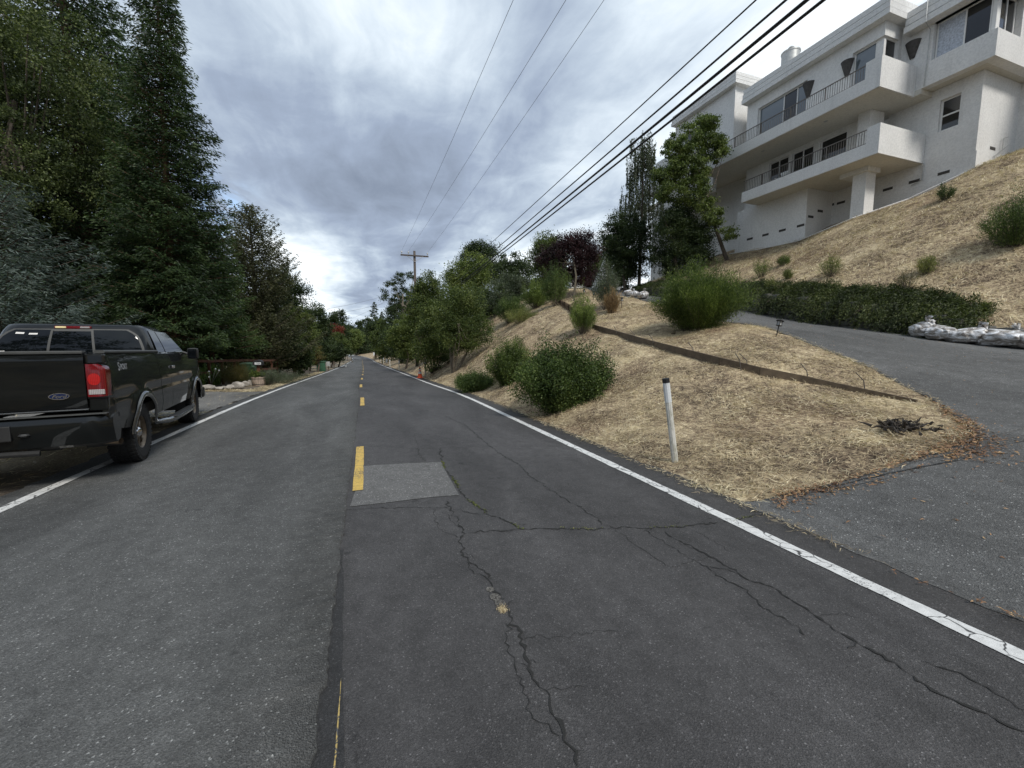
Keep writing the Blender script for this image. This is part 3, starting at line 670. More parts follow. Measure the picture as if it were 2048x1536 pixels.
def shrub(label, base, h, w, mat, n=60, per=90, lsize=.05, seed=1, name='shrub', group=None, upright=.6, wid=.22, start=.25, cat='shrub', depth=None, droopy=.1, stem_r=.006, stemm=None, along=.9, lean=(0, 0)):
    r = np.random.default_rng(seed); base = np.array(base, float); t = thing(name, label, cat, base, group); depth = depth or w
    az = r.uniform(0, 6.28, n); q = np.sqrt(r.uniform(0, 1, n)); ex = np.cos(az) * q * w / 2 + lean[0]; ey = np.sin(az) * q * depth / 2 + lean[1]
    hz = h * (1 - (1 - upright) * q ** 2.2) * r.uniform(.62, 1.12, n) * np.where(r.uniform(size=n) < .09, 1.22, 1) * (1 + .14 * np.sin(3 * az + seed) * q + .1 * np.sin(5 * az + 2 * seed)); ex *= 1 + .18 * np.sin(4 * az + seed); ey *= 1 + .18 * np.sin(3 * az + 2 * seed)
    b0 = base[None] + np.stack([ex * .18, ey * .18, np.full(n, -.05)], 1); e = base[None] + np.stack([ex, ey, hz], 1)
    mid = (b0 + e) / 2 + np.stack([ex * .12, ey * .12, hz * .06], 1)
    k = np.repeat(np.arange(n), per); N = len(k); u = start + (1 - start) * r.uniform(0, 1, N) ** .75
    def bez(kk, uu): uu = uu[:, None]; return b0[kk] * (1 - uu) ** 2 + mid[kk] * 2 * uu * (1 - uu) + e[kk] * uu ** 2
    P = bez(k, u) + r.normal(size=(N, 3)) * (.03 + .035 * w * (1 - u * .5))[:, None]
    T = e[k] - mid[k]; T /= np.linalg.norm(T, axis=1)[:, None] + 1e-6
    D = T * along + rnd_unit(r, N) * (1.1 - along * .5); D[:, 2] -= droopy
    P[:, 2] = np.maximum(P[:, 2], hgt(P[:, 0], P[:, 1]) + .02)
    leaves('foliage', P, D, lsize, lsize * wid, mat, t, r)
    m = MB()
    for j in range(min(n, 70)):
        kk = np.array([j] * 4); p = bez(kk, np.array([0, .3, .6, .97])); m.tube(p, [stem_r, stem_r * .8, stem_r * .6, stem_r * .3], 3, cap=False)
    m.build('stems', stemm or M_BARK, t); return t

exec_order = 'house'
# ------------------------------------------------------------------ the white house on the hill
HO = thing('hillside_house', 'large white stucco flat-roofed house with stacked balconies on the dry slope', 'house', (22.2, 16, 7.0))
def hb(*a): return MB().box(*a)
def wall_open(x0, x1, y0, y1, z0, z1, ops, axis='x'):
    """wall slab with rectangular holes; ops = (y0, y1, z0, z1)"""
    ysv = sorted({y0, y1} | {v for o in ops for v in o[:2]}); zsv = sorted({z0, z1} | {v for o in ops for v in o[2:]}); m = MB()
    for a, b in zip(ysv[:-1], ysv[1:]):
        for c, d in zip(zsv[:-1], zsv[1:]):
            yc, zc = (a + b) / 2, (c + d) / 2
            if any(o[0] < yc < o[1] and o[2] < zc < o[3] for o in ops): continue
            if axis == 'x': m.box(x0, x1, a, b, c, d)
            else: m.box(a, b, x0, x1, c, d)
    return m
def window(x, y0, y1, z0, z1, axis='x', mulls=(), hm=(), mat=None, depth=.2, fr=.05, mats=None):
    """frame and one pane per light, set back by depth from the wall face x"""
    fx0, fx1 = x + depth, x + depth + .07
    def bx(m, a, b, c, d, e0=fx0, e1=fx1):
        return m.box(e0, e1, a, b, c, d) if axis == 'x' else m.box(a, b, e0, e1, c, d)
    f = MB(); bx(f, y0, y1, z0, z0 + fr); bx(f, y0, y1, z1 - fr, z1)
    cuts = [y0] + list(mulls) + [y1]
    for i, c in enumerate(cuts):
        a, b = (c, c + fr) if i == 0 else ((c - fr, c) if i == len(cuts) - 1 else (c - fr / 2, c + fr / 2)); bx(f, a, b, z0 + fr, z1 - fr)
    for h in hm: bx(f, y0 + fr, y1 - fr, h - fr / 2, h + fr / 2, fx0 - .004, fx1 - .004)
    W_ = f.build('window', M_TRIM, HO)
    for i, (a, b) in enumerate(zip(cuts[:-1], cuts[1:])):
        p = MB(); bx(p, a + .02, b - .02, z0 + .02, z1 - .02, fx0 + .03, fx0 + .05)
        p.build('pane', (mats[i] if mats else (mat or M_GLASS)), W_)
    return W_
def railing(pts_y, x, z0, z1, par):
    m = MB(); a, b = pts_y; m.box(x - .02, x + .02, a, b, z1 - .035, z1); m.box(x - .015, x + .015, a, b, z0 + .03, z0 + .055)
    for y in np.arange(a + .03, b, .105): m.box(x - .008, x + .008, y - .008, y + .008, z0 - .005, z1 - .035)
    for y in np.arange(a + .02, b, 1.7): m.box(x - .02, x + .02, y - .02, y + .02, z0 - .005, z1 - .035)
    return m.build('railing', M_RAIL, par)
def fascia(xf, y0, y1, z0, z1, xb, yend=None, name='roof'):
    """flat roof with three stepped boards on its edge"""
    h = (z1 - z0 - .09) / 3; m = MB(); g = .045
    for k in range(3):
        o_ = .03 * (2 - k) * -1; zz = z0 + k * (h + g); m.box(xf + .06 + o_ , xb, y0 + .06 + o_, y1 - .06 - o_, zz, zz + h)
    m.box(xf + .13, xb - .05, y0 + .13, y1 - .13, z0 + .02, z1 - .02)
    return m.build(name, M_STUCCO, HO)
# upper balcony
ub = MB(); ub.box(21.0, 23.38, 12.33, 22.35, 12.34, 12.62); ub.box(21.0, 21.16, 12.93, 22.35, 12.62, 12.93); ub.box(21.0, 21.16, 12.33, 12.93, 12.62, 13.60); ub.box(21.16, 23.38, 12.33, 12.48, 12.62, 13.60)
ubo = ub.build('balcony', M_STUCCO, HO); railing((12.93, 22.33), 21.08, 12.93, 13.56, ubo)
MB().box(23.38, 24.5, 12.1, 22.35, 12.36, 12.58).build('soffit', M_SOFFIT, HO)
so = MB().box(21.05, 23.36, 12.4, 22.3, 12.325, 12.338).build('soffit', M_SOFFIT, HO)
for y in (15.0, 18.4): MB().lathe([(0, 12.30), (.07, 12.30), (.09, 12.323)], 14, at=(21.75, y, 0)).build('soffit_light', M_METALPIPE, HO)
# lower balcony
lb = MB(); lb.box(21.0, 24.18, 12.17, 19.0, 9.58, 9.78); lb.box(21.0, 21.16, 12.67, 19.0, 9.78, 10.15); lb.box(21.0, 21.16, 12.17, 12.67, 9.78, 10.81); lb.box(21.16, 24.18, 12.17, 12.32, 9.78, 10.81)
lbo = lb.build('balcony', M_STUCCO, HO); railing((12.67, 18.97), 21.08, 10.15, 10.78, lbo)
MB().box(21.05, 24.15, 12.22, 18.95, 9.565, 9.577).build('soffit', M_SOFFIT, HO)
# upper storey wall behind the top balcony
wall_open(22.2, 22.5, 13.0, 20.0, 12.62, 15.66, [(16.39, 19.27, 12.68, 15.1), (13.0, 14.28, 12.68, 15.07)]).build('wall', M_STUCCO, HO)
wall_open(13.0, 13.3, 22.5, 23.4, 12.62, 15.66, [(22.5, 23.2, 12.68, 15.07)], 'y').build('wall', M_STUCCO, HO)
window(22.2, 16.39, 19.27, 12.68, 15.1, mulls=(17.0, 17.75), depth=.14, mats=[M_GLASS, M_GLASS_DARK, M_GLASS])
window(22.2, 13.35, 14.26, 12.68, 15.07, depth=.14, mat=M_GLASS)
window(13.0, 22.45, 23.2, 12.68, 15.07, axis='y', depth=.1, mat=M_GLASS_DARK)
MB().box(22.32, 22.44, 13.08, 13.34, 12.68, 15.07).build('corner_post', M_STUCCO, HO)
fascia(21.8, 12.66, 20.1, 15.66, 16.44, 24.5)
# near block: projecting storey with the corner window
wall_open(23.4, 23.75, 9.85, 13.0, 12.58, 15.3, [(9.85, 11.86, 13.58, 15.06)]).build('wall', M_STUCCO, HO)
wall_open(9.85, 10.2, 23.75, 30, 12.58, 15.3, [(23.75, 25.0, 13.58, 15.06)], 'y').build('wall', M_STUCCO, HO)
MB().box(23.75, 30, 10.2, 13.3, 12.59, 12.75).build('soffit', M_SOFFIT, HO)
window(23.4, 10.15, 11.84, 13.58, 15.06, mulls=(10.93,), depth=.2, mats=[M_GLASS_DARK, M_CURTAIN])
window(9.85, 23.85, 24.95, 13.58, 15.06, axis='y', mulls=(24.35,), depth=.2, mat=M_GLASS_DARK)
MB().box(23.6, 23.84, 10.02, 10.16, 13.58, 15.06).build('corner_post', M_TRIM, HO)
fascia(22.95, 9.4, 12.72, 15.06, 15.92, 30)
# main wall with the small window
wall_open(24.2, 24.5, 10.45, 13.7, 7.2, 12.58, [(11.1, 11.78, 10.74, 12.06)]).build('wall', M_STUCCO, HO)
window(24.2, 11.1, 11.78, 10.74, 12.06, hm=(11.38,), depth=.12, mat=M_GLASS_DARK, fr=.06)
MB().box(24.2, 24.5, 13.7, 16.0, 6.8, 9.575).build('wall', M_STUCCO, HO)
MB().box(24.5, 27.05, 10.45, 10.75, 7.8, 12.58).build('wall', M_STUCCO, HO)
MB().box(27.05, 27.35, -2, 10.75, 8.4, 12.62).build('wall', M_STUCCO, HO)
MB().box(27.0, 32, -2, 9.84, 12.62, 15.3).build('wall', M_STUCCO, HO)
# storey behind the lower balcony
wall_open(23.2, 23.45, 14.3, 20.7, 9.78, 12.33, [(16.55, 17.74, 9.85, 12.12), (17.94, 19.15, 9.85, 12.12), (14.9, 16.2, 9.85, 12.12)]).build('wall', M_STUCCO, HO)
window(23.2, 16.55, 17.74, 9.85, 12.12, mulls=(17.15,), depth=.1, mat=M_GLASS_DARK)
window(23.2, 17.94, 19.15, 9.85, 12.12, mulls=(18.56,), depth=.1, mat=M_GLASS_DARK)
window(23.2, 14.9, 16.2, 9.85, 12.12, depth=.1, mat=M_GLASS_DARK)
MB().box(26, 26.2, 13.7, 14.3, 9.7, 12.4).build('wall', M_STUCCO, HO); MB().box(23.45, 26, 14.3, 14.5, 9.78, 12.33).build('wall', M_STUCCO, HO)
MB().box(24.5, 26, 13.6, 13.7, 9.78, 12.33).build('wall', M_STUCCO, HO)
MB().box(22.6, 23.6, 13.55, 14.06, 9.78, 12.335).build('column', M_STUCCO, HO)
# underneath: pier, base walls
MB().box(22.15, 22.82, 13.23, 13.8, 6.4, 9.36).box(22.0, 22.9, 13.1, 14.3, 9.36, 9.572).build('column', M_STUCCO, HO)
MB().box(22.25, 24.5, 16.0, 20.35, 5.6, 9.575).build('wall', M_STUCCO, HO)
pl = MB(); zt = onX(1566, 467, 22.25)[2]; pl.box(22.215, 22.26, 15.965, 20.38, 5.5, zt); pl.box(22.26, 24.2, 15.965, 16.0, 5.5, zt)
zt2 = onX(1815, 376, 24.2)[2]; pl.box(24.165, 24.2, 10.415, 16.0, 6.6, zt2); pl.box(24.2, 27.05, 10.415, 10.45, 7.6, zt2 + .75)
pl.build('plinth', M_STUCCO, HO)
c5 = lambda x, y: (1470 + x / 5.12, 180 + y / 5.12)
vm = []
for q in ((152, 1525), (312, 1483), (485, 1437), (672, 1388)): vm.append((onX(*c5(*q), 22.25), 'x', 22.25))
for q in ((1565, 1015), (1835, 935), (2137, 848)): vm.append((onX(*c5(*q), 24.2), 'x', 24.2))
for q in ((975, 1180), (1085, 1153)): vm.append((onX(*c5(*q), 24.2), 'x', 24.2))
for q in ((775, 1298), (872, 1240)): vm.append((onY(*c5(*q), 16.0), 'y', 16.0))
vm.append((onY(1965, 312, 10.45), 'y', 10.45)); vm.append((onY(1985, 297, 10.45), 'y', 10.45))
for p, ax, c in vm:
    m = MB()
    if ax == 'x':
        m.box(c - .012, c + .01, p[1] - .2, p[1] + .2, p[2] - .06, p[2] + .06)
    else: m.box(p[0] - .2, p[0] + .2, c - .012, c + .01, p[2] - .06, p[2] + .06)
    m.build('vent', M_DARKVENT, HO)
# rest of the block, core
MB().box(26.2, 34, 10.75, 30, 6, 15.2).build('wall', M_STUCCO, HO)
MB().box(24.0, 26.2, 20.0, 21.0, 9.6, 15.0).build('wall', M_STUCCO, HO); fascia(23.6, 19.9, 21.4, 15.0, 15.75, 26)
# far wing
MB().box(22.2, 27, 20.95, 26.2, 13.5, 17.3).box(22.13, 22.2, 20.9, 21.15, 12.95, 17.3).build('wall', M_STUCCO, HO); fascia(21.85, 20.65, 26.3, 17.28, 17.95, 27.4)
W2 = onX(1386, 268, 22.2); MB().box(22.18, 22.22, W2[1] - .9, W2[1] + .7, W2[2] - 1.1, W2[2] + .35).build('window', M_TRIM, HO)
MB().box(22.16, 22.19, W2[1] - .8, W2[1] + .6, W2[2] - 1.0, W2[2] + .25).build('pane', M_GLASS_DARK, HO.children[-1])
MB().box(22.6, 27, 26.2, 27.1, 12.9, 16.2).build('wall', M_STUCCO, HO); fascia(22.2, 26.3, 27.35, 16.2, 16.85, 27)
MB().box(21.9, 24, 22.4, 27.9, 14.6, 15.35).build('balcony', M_STUCCO, HO)
MB().box(21.7, 26, 22.4, 28.75, 13.1, 13.7).build('balcony', M_STUCCO, HO)
MB().prism([(22.4, 11.5), (27.0, 11.5), (27.0, 4.6), (28.5, 4.6), (28.5, 11.95), (26.9, 12.75), (22.4, 13.05)], 22.2, 22.5).build('wall', M_STUCCO, HO)
MB().box(24.2, 26.2, 20.4, 30, 4.6, 13.0).build('wall', M_STUCCO, HO)
MB().box(22.5, 24.2, 22.4, 30, 12.4, 12.6).build('soffit', M_SOFFIT, HO)
MB().box(24.1, 24.19, 20.4, 29, 4.6, 8.1).build('plinth', M_STUCCO, HO)
ln = onX(1317, 427, 22.2); L_ = MB().lathe([(0, -.16), (.05, -.14), (.09, .08), (.12, .1), (0, .2)], 6, at=(22.05, ln[1], ln[2])); L_.box(22.05, 22.2, ln[1] - .015, ln[1] + .015, ln[2] + .1, ln[2] + .13); L_.build('wall_lantern', M_CABLE, HO)
# chimney, cone lamps, pipes
ch = MB().lathe([(.45, 16.2), (.45, 17.72), (.48, 17.74), (.48, 17.8), (.1, 17.86), (0, 17.86)], 28, at=(23.3, 18.3, 0)); ch = ch.build('chimney', M_METALPIPE, HO); smooth_by_angle(ch)
MB().lathe([(.16, 17.86), (.13, 17.98), (.17, 18.02), (.1, 18.1), (0, 18.1)], 14, at=(23.3, 18.3, 0)).build('chimney_cap', M_METALPIPE, HO.children[-1])
for x, y, z in ((22.2, 16.3, 14.12), (22.2, 14.46, 14.08), (23.4, 12.54, 13.98)):
    m = MB().lathe([(.05, .06), (.09, .08), (.28, .74), (.24, .76), (.21, .70), (0, .66)], 18, at=(x, y, z), ang=(math.pi / 2, math.pi * 1.5)); o = m.build('cone_sconce', M_CONE_PLANTER, HO)
m = MB().tube([(24.12, 12.12, 9.55), (24.12, 12.12, 8.85), (24.12, 12.5, 8.72)], .025, 6); m.build('downpipe', M_METALPIPE, HO)
m = MB().tube([(22.86, 11.9, 16.3), (22.86, 11.9, 15.0), (23.33, 11.95, 14.85), (23.36, 12.0, 12.62)], .018, 6); m.build('downpipe', M_METALPIPE, HO)
m = MB().tube([(26.4, 10.36, 9.95), (25.4, 10.36, 9.35), (25.4, 10.36, 9.1)], .016, 6).tube([(25.95, 10.36, 9.7), (25.95, 10.36, 10.15), (26.3, 10.36, 10.25)], .016, 6); m.build('handrail', M_METALPIPE, HO)
for q in ((1372, 219), (1394, 203)):
    p = onX(*q, 23.0); MB().tube([(p[0], p[1], 17.9), (p[0], p[1], p[2] + .1)], .05, 6).build('roof_vent', M_RAIL, HO)
# thin drip edge along the foot of the wall
m = MB(); e = [(22.05, 20.6), (21.9, 18.5), (21.75, 16), (21.9, 13.5), (23.4, 12.2), (24.0, 10.6)]; m.tube([(a, b, float(hgt(a, b)) + .03) for a, b in e], .03, 5); m.build('drain_pipe', M_TRIM, HO)

# ------------------------------------------------------------------ retaining wall along the drive
def retaining():
    t = thing('retaining_wall', 'low dark stone retaining wall behind the driveway, overhung by junipers', 'wall', (14.4, 9, 2.0)); r = np.random.default_rng(5)
    m = MB(); ysw = np.arange(3.6, 27, .42)
    for y in ysw:
        xw = float(wallx(y)); zl = float(hgt(xw - .35, y)); zh = float(hgt(xw + .2, y)); H = zh - zl + .05
        if H < .2: continue
        z = zl - .1; dx = float(wallx(y + .42)) - xw
        while z < zh:
            hh = r.uniform(.13, .2); yo = r.uniform(-.1, .1); M = Matrix.Translation((xw - .12 + r.uniform(-.02, .02), y + yo, z + hh / 2)) @ Matrix.Rotation(-math.atan2(dx, .42), 4, 'Z')
            m.bbox(-.13, .16, -.2, .2, -hh / 2 + .005, hh / 2 - .005, .02, M); z += hh
    m.build('stonework', M_STONE_DK, t)
    m = MB(); pts = [(float(wallx(y)) + .12, y, float(hgt(wallx(y) + .2, y)) - .12) for y in np.arange(3.4, 27, .5)]
    for a, b in zip(pts[:-1], pts[1:]):
        m.add([(a[0] - .06, a[1], a[2] - 1.6), (b[0] - .06, b[1], b[2] - 1.6), (b[0] - .06, b[1], b[2]), (a[0] - .06, a[1], a[2]), (a[0] + .1, a[1], a[2]), (b[0] + .1, b[1], b[2])], [(0, 1, 2, 3), (3, 2, 5, 4)])
    m.build('backing', M_STONE_DK, t)
retaining()
def juniper(label, y0, y1, rise, drop, seed, n=130, per=110):
    r = np.random.default_rng(seed); yc = (y0 + y1) / 2; xw = float(wallx(yc)); base = np.array([xw + .3, yc, float(hgt(xw + .4, yc))]); t = thing('juniper_shrub', label, 'shrub', base, 'junipers hanging over the retaining wall')
    y = r.uniform(y0, y1, n); x0 = wallx(y) + r.uniform(.05, .9, n); z0 = hgt(np.maximum(x0, wallx(y) + .1), y)
    edge = np.clip(1 - np.abs((y - yc) / ((y1 - y0) / 2)) ** 3, .25, 1)
    over = r.uniform(size=n) < .62; out = np.where(over, -r.uniform(.3, .75, n), r.uniform(-.3, .4, n)); L = np.where(over, r.uniform(.5, 1.0, n) * drop, 0)
    k = np.repeat(np.arange(n), per); N = len(k); u = r.uniform(.1, 1, N); xx = x0[k] + (out[k] - .35 * over[k]) * u; up = rise * edge[k] * np.sin(np.minimum(u * 2.2, math.pi)) * r.uniform(.6, 1.1, n)[k]
    zz = z0[k] + up - L[k] * np.maximum(u - .35, 0) / .65; P = np.stack([xx, y[k] + (u * r.uniform(-.5, .5, n)[k]), zz], 1) + r.normal(size=(N, 3)) * .055
    g = hgt(P[:, 0], P[:, 1]); P[:, 2] = np.maximum(P[:, 2], g + .03)
    D = np.stack([out[k], .5 * r.normal(size=N), .7 - 1.6 * u * over[k]], 1) + r.normal(size=(N, 3)) * .35
    leaves('foliage', P, D, .085, .022, M_JUNIPER, t, r)
    m = MB()
    for j in range(0, n, 3):
        uu = np.array([0, .35, .7]); m.tube([(x0[j] + (out[j] - .35 * over[j]) * a, y[j], z0[j] - .03 + rise * edge[j] * .7 * math.sin(min(a * 2.2, math.pi)) - L[j] * max(a - .35, 0) / .65) for a in uu], [.014, .01, .006], 3, cap=False)
    m.build('stems', M_BARK, t)
juniper('long juniper mat hanging over the wall just left of the white trash bags', 5.9, 8.0, .28, .62, 11, 240)
juniper('bushy juniper over the wall, second from the white trash bags', 6.9, 9.6, .34, .8, 12, 290)
juniper('dark juniper draped over the wall, third from the white trash bags', 9.0, 11.8, .28, .9, 13, 280)
juniper('juniper over the wall half hidden by the big willow-leaved shrub', 11.3, 14.5, .34, .8, 14, 260, 90)
juniper('far juniper over the wall behind the big willow-leaved shrub', 14.2, 18, .45, .55, 15, 110, 80)
juniper('low juniper over the wall above the distant white trash bags', 18.2, 24.5, .35, .4, 16, 200, 80)

# ------------------------------------------------------------------ timber edging board on the slope
def edging():
    pts = [ground_at(*q) for q in ((1834, 806), (1770, 795), (1690, 781), (1600, 765), (1520, 750), (1440, 730), (1370, 712), (1300, 692), (1240, 673), (1185, 656))]
    t = thing('edging_board', 'long weathered timber edging board held by bent rebar on the dry slope', 'board', pts[4]); P = np.array(pts)
    hh = np.interp(np.arange(10), [0, 2, 4, 6, 9], [.04, .09, .15, .16, .14]); m = MB()
    for i in range(9):
        a, b = P[i], P[i + 1]; d = (b - a)[:2]; d /= np.linalg.norm(d); nr = np.array([-d[1], d[0]]); w = .022
        vs = []
        for p, h in ((a, hh[i]), (b, hh[i + 1])):
            for s in (-1, 1):
                for z in (-.06, h): vs.append((p[0] + nr[0] * w * s, p[1] + nr[1] * w * s, p[2] + z))
        m.add(vs, [(0, 1, 3, 2), (4, 6, 7, 5), (0, 4, 5, 1), (2, 3, 7, 6), (1, 5, 7, 3)])
    m.build('plank', M_PLANK, t); r = np.random.default_rng(4)
    for q in ((1725, 786), (1612, 765), (1492, 742), (1478, 742), (1385, 715), (1305, 694), (1268, 682), (1232, 672)):
        p = ground_at(*q); MB().tube([p + np.array([.03, -.04, -.1]), p + np.array([.0, .0, .2]), p + np.array([-.06 - r.uniform(0, .08), .05, .34])], .009, 5).build('rebar_stake', M_RAIL, t)
    pts = [ground_at(*q) for q in ((1146, 630), (1138, 622), (1129, 616), (1121, 611), (1117, 606), (1120, 603))]; t = thing('edging_fence', 'short dark stake edging curving up to the plum tree', 'edging', pts[0]); m = MB()
    for a, b in zip(pts[:-1], pts[1:]):
        for s in np.linspace(0, 1, 7):
            p = a + (b - a) * s; m.box(p[0] - .03, p[0] + .03, p[1] - .03, p[1] + .03, p[2] - .1, p[2] + .26 + .06 * r.uniform())
        m.tube([a + np.array([0, 0, .2]), b + np.array([0, 0, .2])], .02, 4)
    m.build('stakes', M_WOOD_DK, t)
edging()

# ------------------------------------------------------------------ marker posts, cone, lights, bags
def post(label, px, py, h, top=.06, group='white road marker posts', lean=(0, 0), w=.045, fixed=None, shape='round'):
    p = fixed if fixed is not None else ground_at(px, py); t = thing('marker_post', label, 'post', p, group)
    x, y, z = p; ex, ey = x + lean[0], y + lean[1]
    def sec(a, b, ww, mat, nm):
        m = MB(); m.tube([(x + lean[0] * a, y + lean[1] * a, z + h * a), (x + lean[0] * b, y + lean[1] * b, z + h * b)], ww, 10); m.build(nm, mat, t, smooth=False)
    sec(-.05, .72, w, M_POSTW, 'post'); sec(.72, 1 - top, w + .002, M_SLEEVE, 'reflective_sleeve'); sec(1 - top, 1.0, w + .004, M_CABLE, 'cap'); return t
def streaky_white():
    m, t, b, o = new_mat('stained_white_post'); p = wcoord(t); n = t.noise(t.mapping(p, sc=(9, 9, 3)), 2.5, 5, .7, .6)
    t.l(t.mix(t.ramp(n, [(.45, 0.0), (.68, .75)]), (.62, .61, .56), (.22, .22, .13)), b.inputs['Base Color']); b.inputs['Roughness'].default_value = .8; return m
M_POSTW = streaky_white(); M_SLEEVE = plain('white_sleeve', (.68, .70, .70), .4, vary=.04)
post('nearest white marker post with black tip, leaning on the dry bank', 1350, 926, 1.10, .05, lean=(-.17, .04), w=.042)
post('white marker post beside the orange traffic cone', 851, 754, 1.15, w=.05)
post('white marker post standing alone past the traffic cone', 798.5, 741, 1.1, w=.05)
post('white marker post beside the small white notice', 780, 734, 1.1, w=.05)
post('brownish marker post beyond the small white notice', 767, 728, 1.3, w=.05)
post('small distant white marker post at the bend', 761.5, 725, 1.0, w=.05)
def cone_():
    p = ground_at(840, 756); t = thing('traffic_cone', 'orange traffic cone with white collars at the road edge', 'traffic cone', p); x, y, z = p
    orange = plain('orange_plastic', (.75, .10, .03), .5, vary=.08)
    MB().bbox(x - .2, x + .2, y - .2, y + .2, z, z + .035, .01).build('base', orange, t)
    MB().lathe([(.15, .035), (.028, .72), (0, .72)], 20, at=(x, y, z)).build('cone', orange, t, smooth=True)
    MB().lathe([(.113, .27), (.088, .42)], 20, at=(x, y, z)).build('collar', M_SLEEVE, t); MB().lathe([(.077, .49), (.059, .59)], 20, at=(x, y, z)).build('collar', M_SLEEVE, t)
cone_()
p = ground_at(773.5, 733); t = thing('small_notice', 'small white notice on a thin post at the right verge', 'notice', p); MB().box(p[0] - .02, p[0] + .02, p[1] - .02, p[1] + .02, p[2], p[2] + .9).build('post', M_WOOD_DK, t); MB().bbox(p[0] - .14, p[0] + .14, p[1] - .045, p[1] - .024, p[2] + .55, p[2] + 1.15, .005).build('panel', M_SLEEVE, t)
p = ground_at(749, 716, 220); t = thing('road_sign', 'distant pale road sign near the bend', 'sign', p); MB().box(p[0] - .04, p[0] + .04, p[1] - .04, p[1] + .04, p[2], p[2] + 2.3).build('post', M_METALPIPE, t); MB().bbox(p[0] - .45, p[0] + .45, p[1] - .07, p[1] - .045, p[2] + 1.0, p[2] + 2.3, .01).build('panel', M_SLEEVE, t)

def path_light(label, px, py, h=.36, tilt=(0, 0), globe=False):
    p = ground_at(px, py); t = thing('path_light', label, 'garden light', p, 'path lights along the driveway'); x, y, z = p; M = Matrix.Translation((x, y, z)) @ Matrix.Rotation(tilt[0], 4, 'X') @ Matrix.Rotation(tilt[1], 4, 'Y')
    s = MB().box(-.009, .009, -.009, .009, -.05, h * .62, M); s.build('stake', M_CABLE, t)
    g = MB(); b = h * .62
    for a in range(4):
        c_, s_ = math.cos(a * math.pi / 2 + .78) * .052, math.sin(a * math.pi / 2 + .78) * .052; g.box(c_ - .005, c_ + .005, s_ - .005, s_ + .005, b, b + .11, M)
    g.box(-.05, .05, -.05, .05, b - .012, b, M); g.build('lantern_cage', M_CABLE, t)
    MB().box(-.035, .035, -.035, .035, b, b + .105, M).build('lens', M_LENS, t)
    cp = MB().lathe([(.085, b + .11), (.085, b + .125), (.04, b + .15), (0, b + .155)], 16); cp.v = [tuple(M @ Vector(v)) for v in cp.v]; cp.build('cap', M_CABLE, t)
M_LENS = glass('frosted_lens', (.35, .36, .36), .3, .6)
path_light('black path light leaning at the driveway edge, nearest the camera', 1553, 672, .42, (0, math.radians(14)))
path_light('black path light beside the brown grass tuft', 1243, 616, .5)
path_light('path light with pale lens right of the plum tree trunk', 1187, 600, .5)
path_light('farthest path light, just left of its pale-lensed neighbour', 1168, 594, .5)

def bag_mat():
    m = bpy.data.materials.new('translucent_bag'); m.use_nodes = True; t = NT(m.node_tree); o = t.n('ShaderNodeOutputMaterial'); b = t.n('ShaderNodeBsdfPrincipled'); t.l(b.outputs[0], o.inputs[0])
    p = wcoord(t); n = t.noise(t.mapping(p, rot=(.5, .2, .9), sc=(1.6, 1.6, 5)), 1.5, 5, .62, 2.0); q = t.noise(p, 22, 4, .7, .5)
    col = t.ramp(t.math('ADD', t.math('MULTIPLY', n, .8), t.math('MULTIPLY', q, .2)), [(.36, (.12, .10, .085)), (.45, (.26, .235, .21)), (.52, (.50, .49, .48)), (.60, (.82, .83, .85))])  # white end paints the film's highlights, dark end the contents showing through
    t.l(col, b.inputs['Base Color']); b.inputs['Roughness'].default_value = .3; b.inputs['Coat Weight'].default_value = .5; b.inputs['Coat Roughness'].default_value = .2
    bump(t, b, n, .6, .05); return m
M_BAG = bag_mat()
